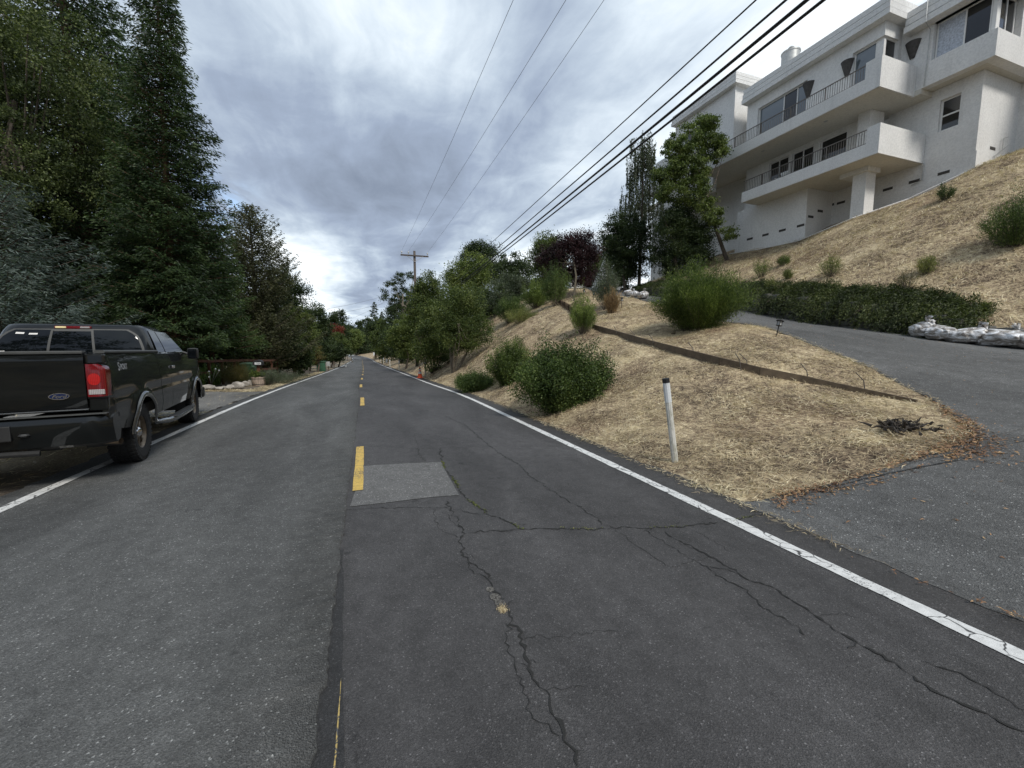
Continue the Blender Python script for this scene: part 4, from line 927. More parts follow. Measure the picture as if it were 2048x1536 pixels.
def bag(label, x, y, L, Wd, H, rot, seed, tail=1, group='clear trash bags by the wall'):
    r = np.random.default_rng(seed); z = float(hgt(x, y)) + .02; t = thing('trash_bag', label, 'trash bag', (x, y, z), group)
    nu, nv = 56, 30; V = []; ph = r.uniform(0, 6.28, 12)
    c, s = math.cos(rot), math.sin(rot)
    for i in range(nu):
        a = 2 * math.pi * i / nu
        for j in range(nv + 1):
            b = math.pi * j / nv; q = math.sin(b) ** .75
            w = 1 + .08 * math.sin(3 * a + ph[0]) * math.sin(2 * b + ph[1]) + .055 * math.sin(7 * a + 3 * b + ph[2]) + .04 * math.sin(13 * a - 5 * b + ph[3]) + .03 * abs(math.sin(9 * a + 4 * math.sin(2 * b + ph[4])))
            # sharp folds running to the knot
            w += .10 * (1 - abs(math.sin(5 * a + ph[5] + .8 * math.sin(3 * b)))) ** 3 * (1 if b < 1.9 else .3)
            u, v, h = math.cos(a) * q * w * L / 2, math.sin(a) * q * w * Wd / 2, H * .5 * (1 + math.cos(b)) * (1 + .1 * math.sin(5 * a + ph[6]) * q)
            if b > 2.2: h *= .55
            nk = max(0, (h / H - .62) / .38) ** 2; u = u * (1 - .5 * nk) + .25 * L * tail * nk; v *= 1 - .5 * nk; V.append((x + u * c - v * s, y + u * s + v * c, z + h))
    F = [(i * (nv + 1) + j, ((i + 1) % nu) * (nv + 1) + j, ((i + 1) % nu) * (nv + 1) + j + 1, i * (nv + 1) + j + 1) for i in range(nu) for j in range(nv)]
    m = MB(); m.add(V, F); m.build('bag', M_BAG, t, smooth=True)
    k = MB(); kx, ky = x + .25 * L * tail * c, y + .25 * L * tail * s; vs = []; n = 26
    for i in range(n):
        a = 2 * math.pi * i / n
        for rr, hh in ((.04, -.05), (.014, .02), (.03, .08), (.055, .15)):
            w = 1 + .45 * math.sin(a * 5 + ph[7]) * (hh > .05) + .3 * math.sin(a * 9 + ph[8]) * (hh > .05)
            vs.append((kx + math.cos(a) * rr * w * H * 2.4 + c * tail * max(hh, 0) * .5, ky + math.sin(a) * rr * w * H * 2.4 + s * tail * max(hh, 0) * .5, z + H * .97 + hh * H * 2.2 * (1 + .25 * math.sin(3 * a + ph[9]))))
    k.add(vs, [(i * 4 + j, ((i + 1) % n) * 4 + j, ((i + 1) % n) * 4 + j + 1, i * 4 + j + 1) for i in range(n) for j in range(3)]); k.build('knot', M_BAG, t, smooth=True)
def bag_px(label, px, py, L, Wd, H, rot, seed, tail=1, group='clear trash bags by the wall', back=-.05):
    p = ground_at(px, py); bag(label, p[0] + back, p[1] + back * .2, L, Wd, H, rot, seed, tail, group)
bag_px('grey-brown stuffed trash bag at the right frame edge, knot side left', 2002, 694, .95, .6, .40, math.radians(95), 1, 1)
bag_px('plump brownish trash bag in the middle of the near pile', 1930, 687, .76, .52, .36, math.radians(100), 2, -1)
bag_px('whitish crumpled trash bag third from the frame edge', 1878, 681, .60, .5, .38, math.radians(70), 3, 1)
bag_px('whitest crumpled trash bag, left end of the near pile', 1845, 676, .50, .5, .40, math.radians(50), 4, -1)
bag_px('sliver of a dark grey trash bag cut by the right frame edge', 2062, 699, .8, .6, .42, math.radians(90), 5, 1)
bag_px('leftmost of the three distant white trash bags on the drive', 1258, 592, .5, .45, .34, .3, 6, 1, 'distant trash bags')
bag_px('middle one of the three distant white trash bags on the drive', 1271, 595, .5, .45, .34, 1.3, 7, 1, 'distant trash bags')
bag_px('rightmost, roundest of the three distant white trash bags', 1287, 598, .6, .5, .36, 1.3, 8, -1, 'distant trash bags')

exec_order = 'poles and wires'
def pole(label, x, y, ztop, arm_z, arm_w, insul, low_z=None, r0=.15, transformer=False, armdir=(1, 0)):
    z = float(hgt(x, y)) - .3; t = thing('utility_pole', label, 'utility pole', (x, y, z), 'utility poles'); m = MB(); m.tube([(x, y, z), (x, y, ztop)], [r0, r0 * .7], 12); m.build('shaft', M_POLE, t, smooth=True)
    ax, ay = armdir; arms = [(arm_z, arm_w)] + ([(low_z, arm_w * .8)] if low_z else [])
    for az, aw in arms:
        M = Matrix.Translation((x, y - .16, az)) @ Matrix.Rotation(math.atan2(ay, ax), 4, 'Z'); MB().box(-aw / 2, aw / 2, -.05, .05, -.06, .06, M).build('crossarm', M_POLE, t)
    for sgn in (-1, 1): MB().tube([(x + sgn * ax * arm_w * .28, y - .2 + sgn * ay * arm_w * .28, arm_z - .05), (x, y - .17, arm_z - .55)], .02, 5).build('brace', M_METALPIPE, t)
    for q in insul: MB().lathe([(.02, 0), (.02, .12), (.07, .13), (.07, .17), (.05, .2), (.07, .22), (.04, .28), (0, .28)], 10, at=(x + ax * q, y - .16 + ay * q, arm_z + .06)).build('insulator', M_METALPIPE, t)
    if transformer: MB().lathe([(0, 0), (.22, 0), (.22, .9), (.1, 1.0), (0, 1.0)], 16, at=(x - .1, y - .45, (low_z or arm_z) - 1.8)).build('transformer', M_TRIM, t, smooth=False)
PX, PY = 4.55, 39.4
pole('tall wooden utility pole with one crossarm above the right-hand trees', PX, PY, 9.75, 9.3, 2.5, (-1.15, -.55, 1.15))
pf = dep(790, 640, 88); pole('distant utility pole with two crossarms and a transformer', pf[0], pf[1], dep(795, 588, 88)[2], dep(795, 604, 88)[2], 2.6, (-1.1, 1.1), low_z=dep(795, 616, 88)[2], transformer=True)
def wire(name, label, a, b, sag, r, mat, group, n=40):
    a = np.array(a, float); b = np.array(b, float); L = np.linalg.norm(b - a); pts = [a + (b - a) * s - np.array([0, 0, sag * 4 * s * (1 - s)]) for s in np.linspace(0, 1, n)]
    o = MB().tube(pts, r, 5).build(name, mat); tag(o, label, 'wire', group)
def span(p0, pxy, X, sag, far=1.0):
    """end point near the camera: continue past the frame top along the pixel ray at lateral distance X"""
    q = onX(pxy[0], pxy[1], X); d = q - p0; return p0 + d * far
for (off, pxy, X, lab) in ((-1.15, (1013, 0), 3.35, 'leftmost thin power line crossing the sky'), (-.55, (1113, 0), 4.4, 'middle thin power line crossing the sky'), (1.15, (1188, 0), 5.4, 'rightmost thin power line crossing the sky')):
    a = np.array([PX + off, PY - .16, 9.66]); b = span(a, pxy, X, 0, 1.6); wire('power_line', lab, a, b, .35, .0055, M_WIRE, 'thin power lines')
for (p0, pxy, X, lab, rr) in (((877, 579), (1495, 0), 4.9, 'topmost of the thick black cables over the slope', .011), ((896, 577), (1553, 0), 5.0, 'second thick black cable from the top', .016), ((899, 583), (1593, 0), 5.0, 'third and heaviest of the thick black cables', .024), ((901, 585), (1625, 0), 5.0, 'lowest of the thick black cables over the slope', .020)):
    b0 = dep(p0[0] - 30, p0[1] + 20, 39.0); a = dep(*p0, 34.0); q = onX(*pxy, X); v = q - a; b = a + v * 1.45; a2 = a - v * .12; wire('cable', lab, a2, b, .12, rr, M_CABLE, 'thick black cables')
for (a, b, D0, D1, lab) in (((640, 620), (790, 585), 60, 88, 'upper faint service line over the distant road'), ((640, 632), (790, 600), 70, 88, 'middle faint service line over the distant road'), ((700, 638), (775, 600), 120, 89, 'lower faint service line over the distant road')):
    wire('service_line', lab, dep(*a, D0), dep(*b, D1), .3, .02, M_WIRE, 'faint distant service lines')
exec_order = 'left verge'
def at_col(px, D):
    y = 720.0
    for _ in range(12):
        p = dep(px, y, D); z = float(hgt(p[0], p[1])); a = ray(px, 0)[2]; b = (ray(px, 1000)[2] - a) / 1000; y = ((z - EYE) / D - a) / b
    p = dep(px, y, D); return np.array([p[0], p[1], float(hgt(p[0], p[1]))])
# barrel planter with mailbox, bin, rocks, fence, plants
M_BARREL = bark('pale_barrel_staves', (.42, .33, .26)); M_GREENBIN = plain('green_plastic', (.035, .10, .055), .45, vary=.1)
b0 = ground_at(519, 771); bx, by, bz = b0
t = thing('barrel_planter', 'pale wooden half barrel planter at the end of the rock border', 'planter', b0)
m = MB(); n = 22
for i in range(n):
    a0, a1 = 2 * math.pi * i / n + .012, 2 * math.pi * (i + 1) / n - .012
    vs = [(bx + r_ * math.cos(a), by + r_ * math.sin(a), bz + h) for a in (a0, a1) for r_, h in ((.27, 0), (.315, .22), (.335, .42 + .012 * (i % 3)), (.30, .42 + .012 * (i % 3)), (.25, 0))]
    m.add(vs, [(0, 5, 6, 1), (1, 6, 7, 2), (2, 7, 8, 3), (3, 8, 9, 4)])
m.build('staves', M_BARREL, t); m = MB()
for h in (.06, .33): m.lathe([(.287 + h * .13, h), (.29 + h * .135, h + .035)], 30, at=(bx, by, bz))
m.build('hoop', M_RAIL, t); MB().lathe([(0, .36), (.3, .36)], 20, at=(bx, by, bz)).build('soil', M_CRACK, t)
t = thing('mailbox', 'black mailbox with white number plate on a brown post above the barrel', 'mailbox', (bx, by, bz + .36))
MB().box(bx - .07, bx + .07, by - .03, by + .11, bz + .3, bz + 1.02).build('post', M_WOOD_RED, t)
MB().prism([(bx + .2 * math.cos(a) * 1.0, bz + 1.14 + .12 * math.sin(a)) for a in np.linspace(0, math.pi, 10)] + [(bx - .2, bz + 1.0), (bx + .2, bz + 1.0)], by - .16, by + .26, 'y').build('box', M_CABLE, t)
MB().box(bx - .11, bx + .155, by - .172, by - .163, bz + 1.04, bz + 1.145).build('number_plate', M_SLEEVE, t)
V, F = text_mesh('17604', .10, .001, 0, .001, .85); nm = MB(); nm.add([(bx + .022 + v[0], by - .176 + v[2] * .5, bz + 1.092 + v[1]) for v in V], F); nm.build('number', M_CABLE, t)
p = ground_at(503, 766); gx, gy, gz = p + np.array([-.35, 1.2, 0]); gz = float(hgt(gx, gy)); t = thing('wheelie_bin', 'green wheeled bin with grey-green lid behind the barrel planter', 'bin', (gx, gy, gz))
m = MB(); vs = [(gx + sx * w, gy + sy * d, gz + z) for z, w, d in ((.05, .25, .27), (.98, .32, .37)) for sx, sy in ((-1, -1), (1, -1), (1, 1), (-1, 1))]; m.add(vs, [(3, 2, 1, 0), (4, 5, 6, 7), (0, 1, 5, 4), (1, 2, 6, 5), (2, 3, 7, 6), (3, 0, 4, 7)])
m.box(gx - .34, gx + .34, gy - .39, gy + .39, gz + .93, gz + .985); m.build('body', M_GREENBIN, t)
m = MB(); m.bbox(gx - .36, gx + .36, gy - .42, gy + .42, gz + .99, gz + 1.05, .02); m.bbox(gx - .25, gx + .25, gy - .3, gy + .3, gz + 1.045, gz + 1.075, .02); m.bbox(gx + .22, gx + .37, gy - .46, gy - .38, gz + .82, gz + 1.0, .01); m.build('lid', plain('grey_green_plastic', (.09, .16, .11), .4), t)
MB().box(gx - .12, gx + .12, gy - .345, gy - .335, gz + .80, gz + .84).build('label_strip', M_TRIM, t)
for s in (-1, 1): MB().lathe([(0, -.03), (.1, -.03), (.1, .03), (0, .03)], 14, 'x', at=(gx + s * .27, gy + .33, gz + .1)).build('wheel', M_CABLE, t)
def rock(label, px, py, w, h, seed, back=.15):
    p = ground_at(px, py); r = np.random.default_rng(seed); x, y, z = p[0], p[1] + back, p[2]; import bmesh
    bm = bmesh.new(); bmesh.ops.create_icosphere(bm, subdivisions=3, radius=1); dirs = rnd_unit(r, 9); offs = r.uniform(.55, .95, 9)
    for v in bm.verts:
        d = np.array(v.co); 
        for k in range(9):
            q = d @ dirs[k]
            if q > offs[k]: d = d - dirs[k] * (q - offs[k]) * .85
        d *= 1 + .06 * math.sin(d[0] * 7 + seed) * math.sin(d[1] * 6) ; v.co = Vector((d[0] * w / 2 + x, d[1] * w * .38 + y, d[2] * h / 2 + z + h * .32))
    bm.verts.index_update(); mm = MB(); mm.add([v.co for v in bm.verts], [tuple(v.index for v in f.verts) for f in bm.faces]); bm.free()
    t = mm.build('rock', M_STONE, None); t['label'] = label; t['category'] = 'rock'; t['group'] = 'rocks edging the planting bed'
rock('border rock half hidden by the truck wheel', 391, 783, .42, .24, 1)
rock('long low border rock, second from the truck', 411, 781, .62, .3, 2)
rock('flat thin border rock under the white plant stems', 434, 780, .5, .16, 3)
rock('small brown border rock between two larger ones', 447, 779, .26, .18, 4)
rock('pinkish border rock left of the largest one', 458, 779, .36, .24, 5)
rock('largest border rock with a hollow on its right', 474, 777, .55, .36, 6)
rock('dark-streaked border rock right of the largest one', 489, 773, .34, .3, 7)
rock('tall pale border rock near the barrel', 499, 771, .34, .36, 8)
rock('whitish border rock touching the barrel planter', 509, 769, .4, .28, 9, .3)
def fence():
    pts = []; 
    for px, D in ((352, 16.5), (386, 18.3), (421, 19.6), (447, 20.8), (472, 22.0), (493, 23.4), (511, 25.0), (545, 27.5), (556, 29)): pts.append(at_col(px, D))
    t = thing('rail_fence', 'reddish brown post and rail fence behind the planting bed', 'fence', pts[2])
    for i, p in enumerate(pts): MB().box(p[0] - .05, p[0] + .05, p[1] - .05, p[1] + .05, p[2] - .1, p[2] + 1.22).build('post', M_WOOD_RED, t)
    for a, b in zip(pts[:-1], pts[1:]):
        for z in (1.18, .62):
            m = MB(); d = b - a; nr = np.array([-d[1], d[0], 0]) / np.linalg.norm(d[:2]) * .02
            vs = [q + s * nr + np.array([0, 0, z + dz]) - nr * 3.4 for q in (a, b) for s in (-1, 1) for dz in (-.065, .065)]; m.add(vs, [(0, 1, 3, 2), (4, 6, 7, 5), (0, 4, 5, 1), (2, 3, 7, 6), (0, 2, 6, 4), (1, 5, 7, 3)]); m.build('rail', M_WOOD_RED, t)
fence()
def strap_plant(label, base, h, w, n, seed, mat, wid=.022, name='strap_leaved_plant'):
    r = np.random.default_rng(seed); base = np.array(base, float); t = thing(name, label, 'plant', base); m_ = 7; V = []; F = []
    for i in range(n):
        a = r.uniform(0, 6.28); L = h * r.uniform(.8, 1.45); o = r.uniform(.15, 1) * w * .5; b = base + np.array([r.normal() * w * .12, r.normal() * w * .12, 0]); sd = np.array([-math.sin(a), math.cos(a), 0]) * wid * r.uniform(.6, 1.2)
        for k in range(m_):
            u = k / (m_ - 1); p = b + np.array([math.cos(a) * o * u * 1.3, math.sin(a) * o * u * 1.3, L * (u - .55 * u * u * r.uniform(.9, 1.1) * (1 + o))]); wv = sd * (1 - u ** 2.5) + sd * .05; V += [p - wv, p + wv]
        q = i * m_ * 2; F += [(q + 2 * k, q + 2 * k + 1, q + 2 * k + 3, q + 2 * k + 2) for k in range(m_ - 1)]
    mesh_np('leaves', V, F, mat, t); return t
g = ground_at(415, 772); s1 = strap_plant('clump of arching green strap leaves with white blooms behind the rocks', g + np.array([0, .5, 0]), 1.9, 1.3, 320, 3, M_STRAP)
m = MB(); r = np.random.default_rng(2)
for q in ((418, 743), (431, 738), (438, 741), (418, 754), (375, 734)):
    p = dep(*q, 17.3); m.lathe([(0, -.03), (.04, 0), (0, .04)], 8, at=tuple(p)); m.tube([g + np.array([0, .5, 0]), p], .006, 4)
m.build('bloom', M_SLEEVE, s1)
strap_plant('small strap-leaved plant between the truck and the white blooms', ground_at(392, 775) + np.array([-.1, .5, 0]), 1.4, 1.0, 160, 4, M_STRAP)
shrub('rusty green bushy shrub beside the green bin', ground_at(462, 772) + np.array([0, .7, 0]), 1.0, 1.75, M_RUST, 150, 90, .055, 5, wid=.25, upright=.75)
shrub('small reddish shrub in front of the green bin', ground_at(484, 768) + np.array([0, .4, 0]), .6, .6, M_RUST, 50, 60, .045, 6, upright=.7)
shrub('leafy green plant growing from the barrel beside the mailbox post', np.array([bx - .1, by + .05, bz + .36]), .42, .62, M_SHRUB, 40, 40, .07, 7, wid=.5, upright=.6, name='barrel_plant')
shrub('low grey-green spreading shrub right of the barrel', at_col(555, 21.8), .62, 3.0, M_OLIVE, 170, 80, .06, 8, upright=.6, depth=1.6)
shrub('small grey-green shrub between the mailbox and the low spreading shrub', at_col(535, 20.5), .8, 1.0, M_OLIVE, 60, 70, .06, 9, upright=.7)
# second bin and small items far down the left verge
p = at_col(643, 42); t = thing('green_bin', 'distant green bin under the far left trees', 'bin', p); x, y, z = p
MB().bbox(x - .4, x + .4, y - .35, y + .35, z + .05, z + 1.0, .04).build('body', M_GREENBIN, t); MB().bbox(x - .45, x + .45, y - .42, y + .42, z + 1.0, z + 1.08, .02).build('lid', M_GREENBIN, t)
p = at_col(657, 43); t = thing('newspaper_box', 'small grey box on a stake beside the distant green bin', 'box', p); x, y, z = p
MB().box(x - .04, x + .04, y - .04, y + .04, z, z + .6).build('stake', M_WOOD_DK, t); MB().bbox(x - .17, x + .17, y - .2, y + .2, z + .55, z + 1.0, .02).build('box', M_METALPIPE, t)
p = at_col(692, 62); t = thing('distant_marker_post', 'short white post on the left verge beside a dark trunk', 'post', p, 'white road marker posts'); x, y, z = p; MB().tube([(x, y, z), (x, y, z + .42)], .09, 8).build('post', M_SLEEVE, t)
MB().tube([(x, y, z + .42), (x, y, z + .5)], .1, 8).build('cap', M_CABLE, t)
p = dep(1062, 600, 46); t = thing('gabled_house', 'distant small house with pale grey gabled roof behind the shrubs', 'house', (p[0], p[1], p[2] - 2)); x, y, z = p
M_ROOFG = plain('pale_grey_roof', (.50, .52, .55), .6); zt = dep(1072, 574, 46)[2]
m = MB(); m.box(x - .9, x + 2.6, y, y + 5, z - 3, z + .3); m.build('wall', plain('blue_grey_wall', (.32, .35, .39), .8), t)
for s_ in (0, 1.5):
    m = MB(); m.prism([(x - 1.3 + s_, z + .05), (x + .5 + s_, zt), (x + 2.4 + s_, z + .05), (x + 2.4 + s_, z - .08), (x + .5 + s_, zt - .14), (x - 1.3 + s_, z - .08)], y - .4 - s_ * .3, y + 5.3, 'y'); m.build('roof', M_ROOFG, t)
m = MB(); [m.box(x - .5 + k * .5, x - .42 + k * .5, y - .9, y - .85, z - 1.6, z - .1) for k in range(7)]; m.build('porch_post', M_TRIM, t)
# white draped cover by the drive crest and low white wall
p = at_col(1208, 33); t = thing('covered_statue', 'white draped peaked cover standing behind the drive crest', 'cover', p); x, y, z = p; r = np.random.default_rng(8); m = MB()
for (ox, H, rr) in ((-.25, dep(1216, 513, 33)[2] - z, .85), (.8, dep(1228, 530, 33)[2] - z, .8)):
    n = 40; vs = []
    for i in range(n):
        a = 2 * math.pi * i / n
        for j in range(8):
            u = j / 7; w = rr * (1 - u) ** 1.3 * (1 + .13 * math.sin(a * 9 + j * .3)) + .03; vs.append((x + ox + w * math.cos(a) + .3 * u * u * (1 if ox < 0 else -.3), y + w * math.sin(a), z + H * u))
    m.add(vs, [(i * 8 + j, ((i + 1) % n) * 8 + j, ((i + 1) % n) * 8 + j + 1, i * 8 + j + 1) for i in range(n) for j in range(7)])
m.build('cloth', M_TRIM, t, smooth=True)
p = at_col(1175, 40); t = MB().bbox(p[0] - 1.8, p[0] + 2.2, p[1], p[1] + .3, p[2] - .5, dep(1175, 560, 40)[2] - .1, .03).build('low_white_wall', M_STUCCO); tag(t, 'low white garden wall seen under the plum tree at the drive crest', 'wall')

exec_order = 'trees'
def px_tree(label, px, D, x0, x1, y0, y1, mat, seed, nleaf=14000, lsize=.12, nl=7, clumps=150, cr=None, base=None, depth=.8, **kw):
    """tree whose crown spans these picture columns and rows at distance D"""
    r = np.random.default_rng(seed + 500); b = at_col(px, D) if base is None else np.array(base, float)
    c = dep((x0 + x1) / 2, (y0 + y1) / 2, D); hw = (x1 - x0) / 2 / FPX * D; hh = (y1 - y0) / 2 / FPX * D; fw = np.array([FWD[0], FWD[1], 0]); fw /= np.linalg.norm(fw); lobes = []
    for k in range(nl):
        a = r.uniform(0, 6.28); a = 6.283 * k / max(nl - 1, 1) + r.uniform(-.3, .3); q = r.uniform(.42, .66) if k else 0; ex, ez = math.cos(a) * q * hw, math.sin(a) * q * hh; ey = r.uniform(-.5, .5) * hw * depth; s = r.uniform(.38, .56) if k else .75
        w = c + RGT * ex + fw * ey + np.array([0, 0, ez]); lobes.append((w[0] - b[0], w[1] - b[1], w[2] - b[2], hw * s, hw * s * depth, hh * s * r.uniform(.8, 1.1)))
    return broadleaf(label, b, lobes, mat, int(nleaf * 1.35), lsize, int(clumps * 1.3), cr or max(.22, hw * .16), seed, **kw)
# left side, from the camera outward
C0 = at_col(40, 12.5); t = conifer('blue-grey cedar with feathery boughs right behind the black truck', at_col(25, 12.8), 6.6, 3.4, M_CEDAR, 240, 380, 21, .05, .15, .15, .62, 'blue_cedar', tipup=.28, wid=.2, trunk_r=.16, barkm=M_BARK, spread=.30)
px_tree('broad oak with yellow-green leaves over the blue cedar', 40, 15.5, -170, 236, -60, 480, M_OAK, 22, 62000, .10, 13, 380, .42, name='oak_tree', trunk_r=.2, limbs=16, core=.2)
conifer('tall redwood with a thin bare top left of the road', at_col(352, 17.2), 16.8, 2.75, M_REDWOOD, 700, 330, 23, .10, .15, .30, .75, lean=(.6, -.2), trunk_r=.2, tipup=.2, spread=.5)
conifer('very tall redwood behind the oak, top out of the frame', at_col(205, 20.5), 25, 4.9, M_REDWOOD, 600, 330, 24, .05, .22, .3, .6, trunk_r=.35, spread=.5, tipup=.2)
conifer('redwood at the far left edge of the frame', at_col(-60, 19), 23, 5.0, M_REDWOOD, 300, 220, 25, .03, .28, .35, .7, trunk_r=.4)
conifer('young bright redwood hanging over the rail fence', at_col(428, 22.5), 8.2, 2.6, M_REDWOOD2, 330, 210, 26, .24, .15, .3, .42, spread=.5, tipup=.2, trunk_r=.16, belly=.2)
conifer('young redwood between the tall redwood and the road-side cypress', at_col(385, 24), 9.8, 2.8, M_REDWOOD2, 260, 220, 46, .22, .17, .3, .5, spread=.5, tipup=.2, trunk_r=.16)
conifer('dark redwood filling the gap behind the blue cedar', at_col(235, 24), 15.5, 4.2, M_REDWOOD, 380, 290, 47, .06, .22, .3, .5, spread=.5, trunk_r=.25)
conifer('olive-brown cypress with ragged upturned boughs beside the road', at_col(520, 29), 11.6, 3.7, M_CYPRESS, 420, 200, 27, .04, .17, .0, .55, 'cypress_tree', tipup=.35, bulge=.22, trunk_r=.22, barkm=M_BARK, wid=.4, spread=.3)
px_tree('dark broad tree leaning from behind the cypress towards the road', 590, 34, 520, 612, 500, 735, M_DARKGREEN, 28, 17000, .16, 8, 150, .5, name='evergreen_oak')
px_tree('green tree next to the road past the cypress', 600, 33, 535, 640, 600, 742, M_MIDGREEN, 29, 17000, .13, 8, 150, .36, name='bushy_tree')
px_tree('dark green bushy tree above the distant green bin', 640, 49, 596, 668, 610, 728, M_DARKGREEN, 30, 13000, .2, 7, 120, .5, name='bushy_tree')
px_tree('dark tree on the left skyline past the bushy trees', 668, 75, 640, 700, 622, 700, M_DARKGREEN, 31, 9000, .3, 6, 90, .7, name='evergreen_oak')
px_tree('tree with dark red foliage among the far left trees', 668, 66, 652, 690, 648, 680, M_RED, 32, 4000, .2, 4, 50, .4, name='red_leaved_tree')
px_tree('rounded olive-green shrub tree at the left bend', 676, 60, 648, 702, 664, 718, M_MIDGREEN, 33, 12000, .17, 6, 110, .42, name='round_tree')
px_tree('bright green tree in front of the far bend, left half', 705, 105, 678, 726, 655, 706, M_LIGHTGREEN, 34, 9000, .32, 6, 80, .7, name='bright_tree')
px_tree('dark tree closing the road at the far bend', 718, 215, 690, 752, 655, 716, M_DARKGREEN, 35, 12000, .6, 7, 110, 1.2, name='dense_tree')
px_tree('dark tree on the far left skyline, lower end', 695, 130, 672, 722, 645, 705, M_DARKGREEN, 36, 8000, .42, 6, 80, 1.0, name='dense_tree')
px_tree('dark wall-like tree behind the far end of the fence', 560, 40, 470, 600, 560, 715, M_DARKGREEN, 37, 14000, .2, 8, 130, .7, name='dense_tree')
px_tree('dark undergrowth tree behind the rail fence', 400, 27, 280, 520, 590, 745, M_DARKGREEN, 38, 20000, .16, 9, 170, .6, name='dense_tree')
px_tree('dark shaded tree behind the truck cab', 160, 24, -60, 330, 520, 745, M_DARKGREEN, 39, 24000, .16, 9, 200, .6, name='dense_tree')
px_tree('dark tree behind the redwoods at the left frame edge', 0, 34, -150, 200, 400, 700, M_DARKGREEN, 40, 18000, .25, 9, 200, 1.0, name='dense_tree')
px_tree('rounded dark bush under the cypress beside the straw verge', 590, 30, 548, 622, 672, 752, M_DARKGREEN, 48, 9000, .12, 6, 90, .3, name='dense_bush', cat='bush')
px_tree('narrow reddish-brown bush at the far end of the straw verge', 636, 40, 622, 650, 690, 735, M_RUST, 49, 3500, .1, 4, 40, .2, name='rusty_bush', cat='bush')
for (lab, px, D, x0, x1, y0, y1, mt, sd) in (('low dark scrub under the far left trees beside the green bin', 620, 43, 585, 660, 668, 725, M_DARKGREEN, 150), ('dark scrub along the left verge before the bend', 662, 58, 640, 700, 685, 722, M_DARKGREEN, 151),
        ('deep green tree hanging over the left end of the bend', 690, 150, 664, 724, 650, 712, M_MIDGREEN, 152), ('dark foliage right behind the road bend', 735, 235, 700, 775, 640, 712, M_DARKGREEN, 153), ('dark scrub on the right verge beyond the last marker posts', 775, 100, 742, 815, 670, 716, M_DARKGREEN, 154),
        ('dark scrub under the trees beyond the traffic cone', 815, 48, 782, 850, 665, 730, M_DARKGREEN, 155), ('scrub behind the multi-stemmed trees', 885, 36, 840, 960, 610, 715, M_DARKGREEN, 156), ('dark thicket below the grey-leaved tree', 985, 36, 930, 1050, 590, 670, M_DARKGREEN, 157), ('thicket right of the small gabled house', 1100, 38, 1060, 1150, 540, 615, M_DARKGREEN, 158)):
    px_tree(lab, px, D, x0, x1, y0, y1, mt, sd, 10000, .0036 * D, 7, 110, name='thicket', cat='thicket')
for (lab, x, y, h) in (('broad unseen tree added behind the viewer on the truck side', -9.5, -8, 17), ('second unseen tree added behind the viewer on the truck side', -15, -15, 15), ('broad unseen tree added across the road behind the viewer', -7, -24, 12), ('tall unseen tree added over the road edge behind the viewer', 6, -30, 13), ('unseen tree added beside the lower driveway behind the viewer', 17, -20, 12), ('unseen tree added farther behind the viewer', -3, -45, 12)):  # unseen trees, added behind the camera to darken the truck's reflections
    broadleaf(lab, (x, y, float(hgt(x, y))), [(0, 0, h * .6, h * .42, h * .4, h * .36), (h * .2, 0, h * .4, h * .3, h * .3, h * .25), (-h * .2, 1, h * .42, h * .3, h * .3, h * .25)], M_DARKGREEN, 9000, .4, 120, .9, int(h + x + 60), name='unseen_tree')
r0 = random.Random(5)
side_words = {-1: 'left', 1: 'right'}
ordn = ['nearest', 'second nearest', 'third nearest', 'fourth nearest', 'fifth nearest', 'sixth nearest', 'farthest']
for sd, ys__, off in ((-1, (25, 32, 40, 51, 66, 86, 120), 7.6), (1, (33, 41, 50, 62, 78, 100, 135), 8.6)):
    for i, y in enumerate(ys__):
        w = 3.2 + y * .03; x = float(rc(y)) + sd * (off + w * .35); b = (x, y, float(hgt(x, y))); hh = 2.6 + r0.uniform(0, 1.2)
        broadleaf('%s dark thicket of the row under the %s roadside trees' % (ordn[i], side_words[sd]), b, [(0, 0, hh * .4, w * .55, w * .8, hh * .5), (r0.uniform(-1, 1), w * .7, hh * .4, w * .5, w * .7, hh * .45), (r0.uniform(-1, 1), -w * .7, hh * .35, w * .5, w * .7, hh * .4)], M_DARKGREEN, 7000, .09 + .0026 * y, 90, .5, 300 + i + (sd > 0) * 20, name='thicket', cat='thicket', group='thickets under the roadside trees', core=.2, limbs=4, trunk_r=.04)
# right side, far to near
conifer('small dark conifer on the skyline where the road bends', at_col(752, 150), 20.5, 4.4, M_DARKGREEN, 90, 60, 50, .1, .9, .2, .8, 'far_conifer', bulge=.3, trunk_r=.3)
conifer('slim dark conifer right of the bend skyline conifer', at_col(766, 140), 15.5, 2.6, M_DARKGREEN, 80, 60, 51, .1, .8, .2, .7, 'far_conifer', trunk_r=.3)
px_tree('dark wide tree below the skyline conifers', 748, 130, 728, 790, 628, 712, M_DARKGREEN, 52, 10000, .42, 7, 90, 1.0, name='dense_tree')
px_tree('grey-green tree over the far marker posts', 765, 85, 735, 812, 640, 720, M_MIDGREEN, 53, 13000, .28, 8, 120, .7, name='bushy_tree')
px_tree('dark tree shading the verge beyond the traffic cone', 800, 62, 760, 850, 630, 725, M_DARKGREEN, 54, 14000, .22, 8, 120, .6, name='bushy_tree')
px_tree('airy eucalyptus with dark clumps left of the utility pole', 805, 66, 765, 852, 533, 640, M_DARKGREEN, 55, 9000, .2, 9, 75, .42, name='eucalyptus_tree', core=.5, trunk_r=.3, barkm=M_BARK_PALE)
px_tree('dark tree behind the foot of the far utility pole', 815, 80, 775, 860, 585, 680, M_DARKGREEN, 56, 12000, .28, 7, 110, .7, name='bushy_tree')
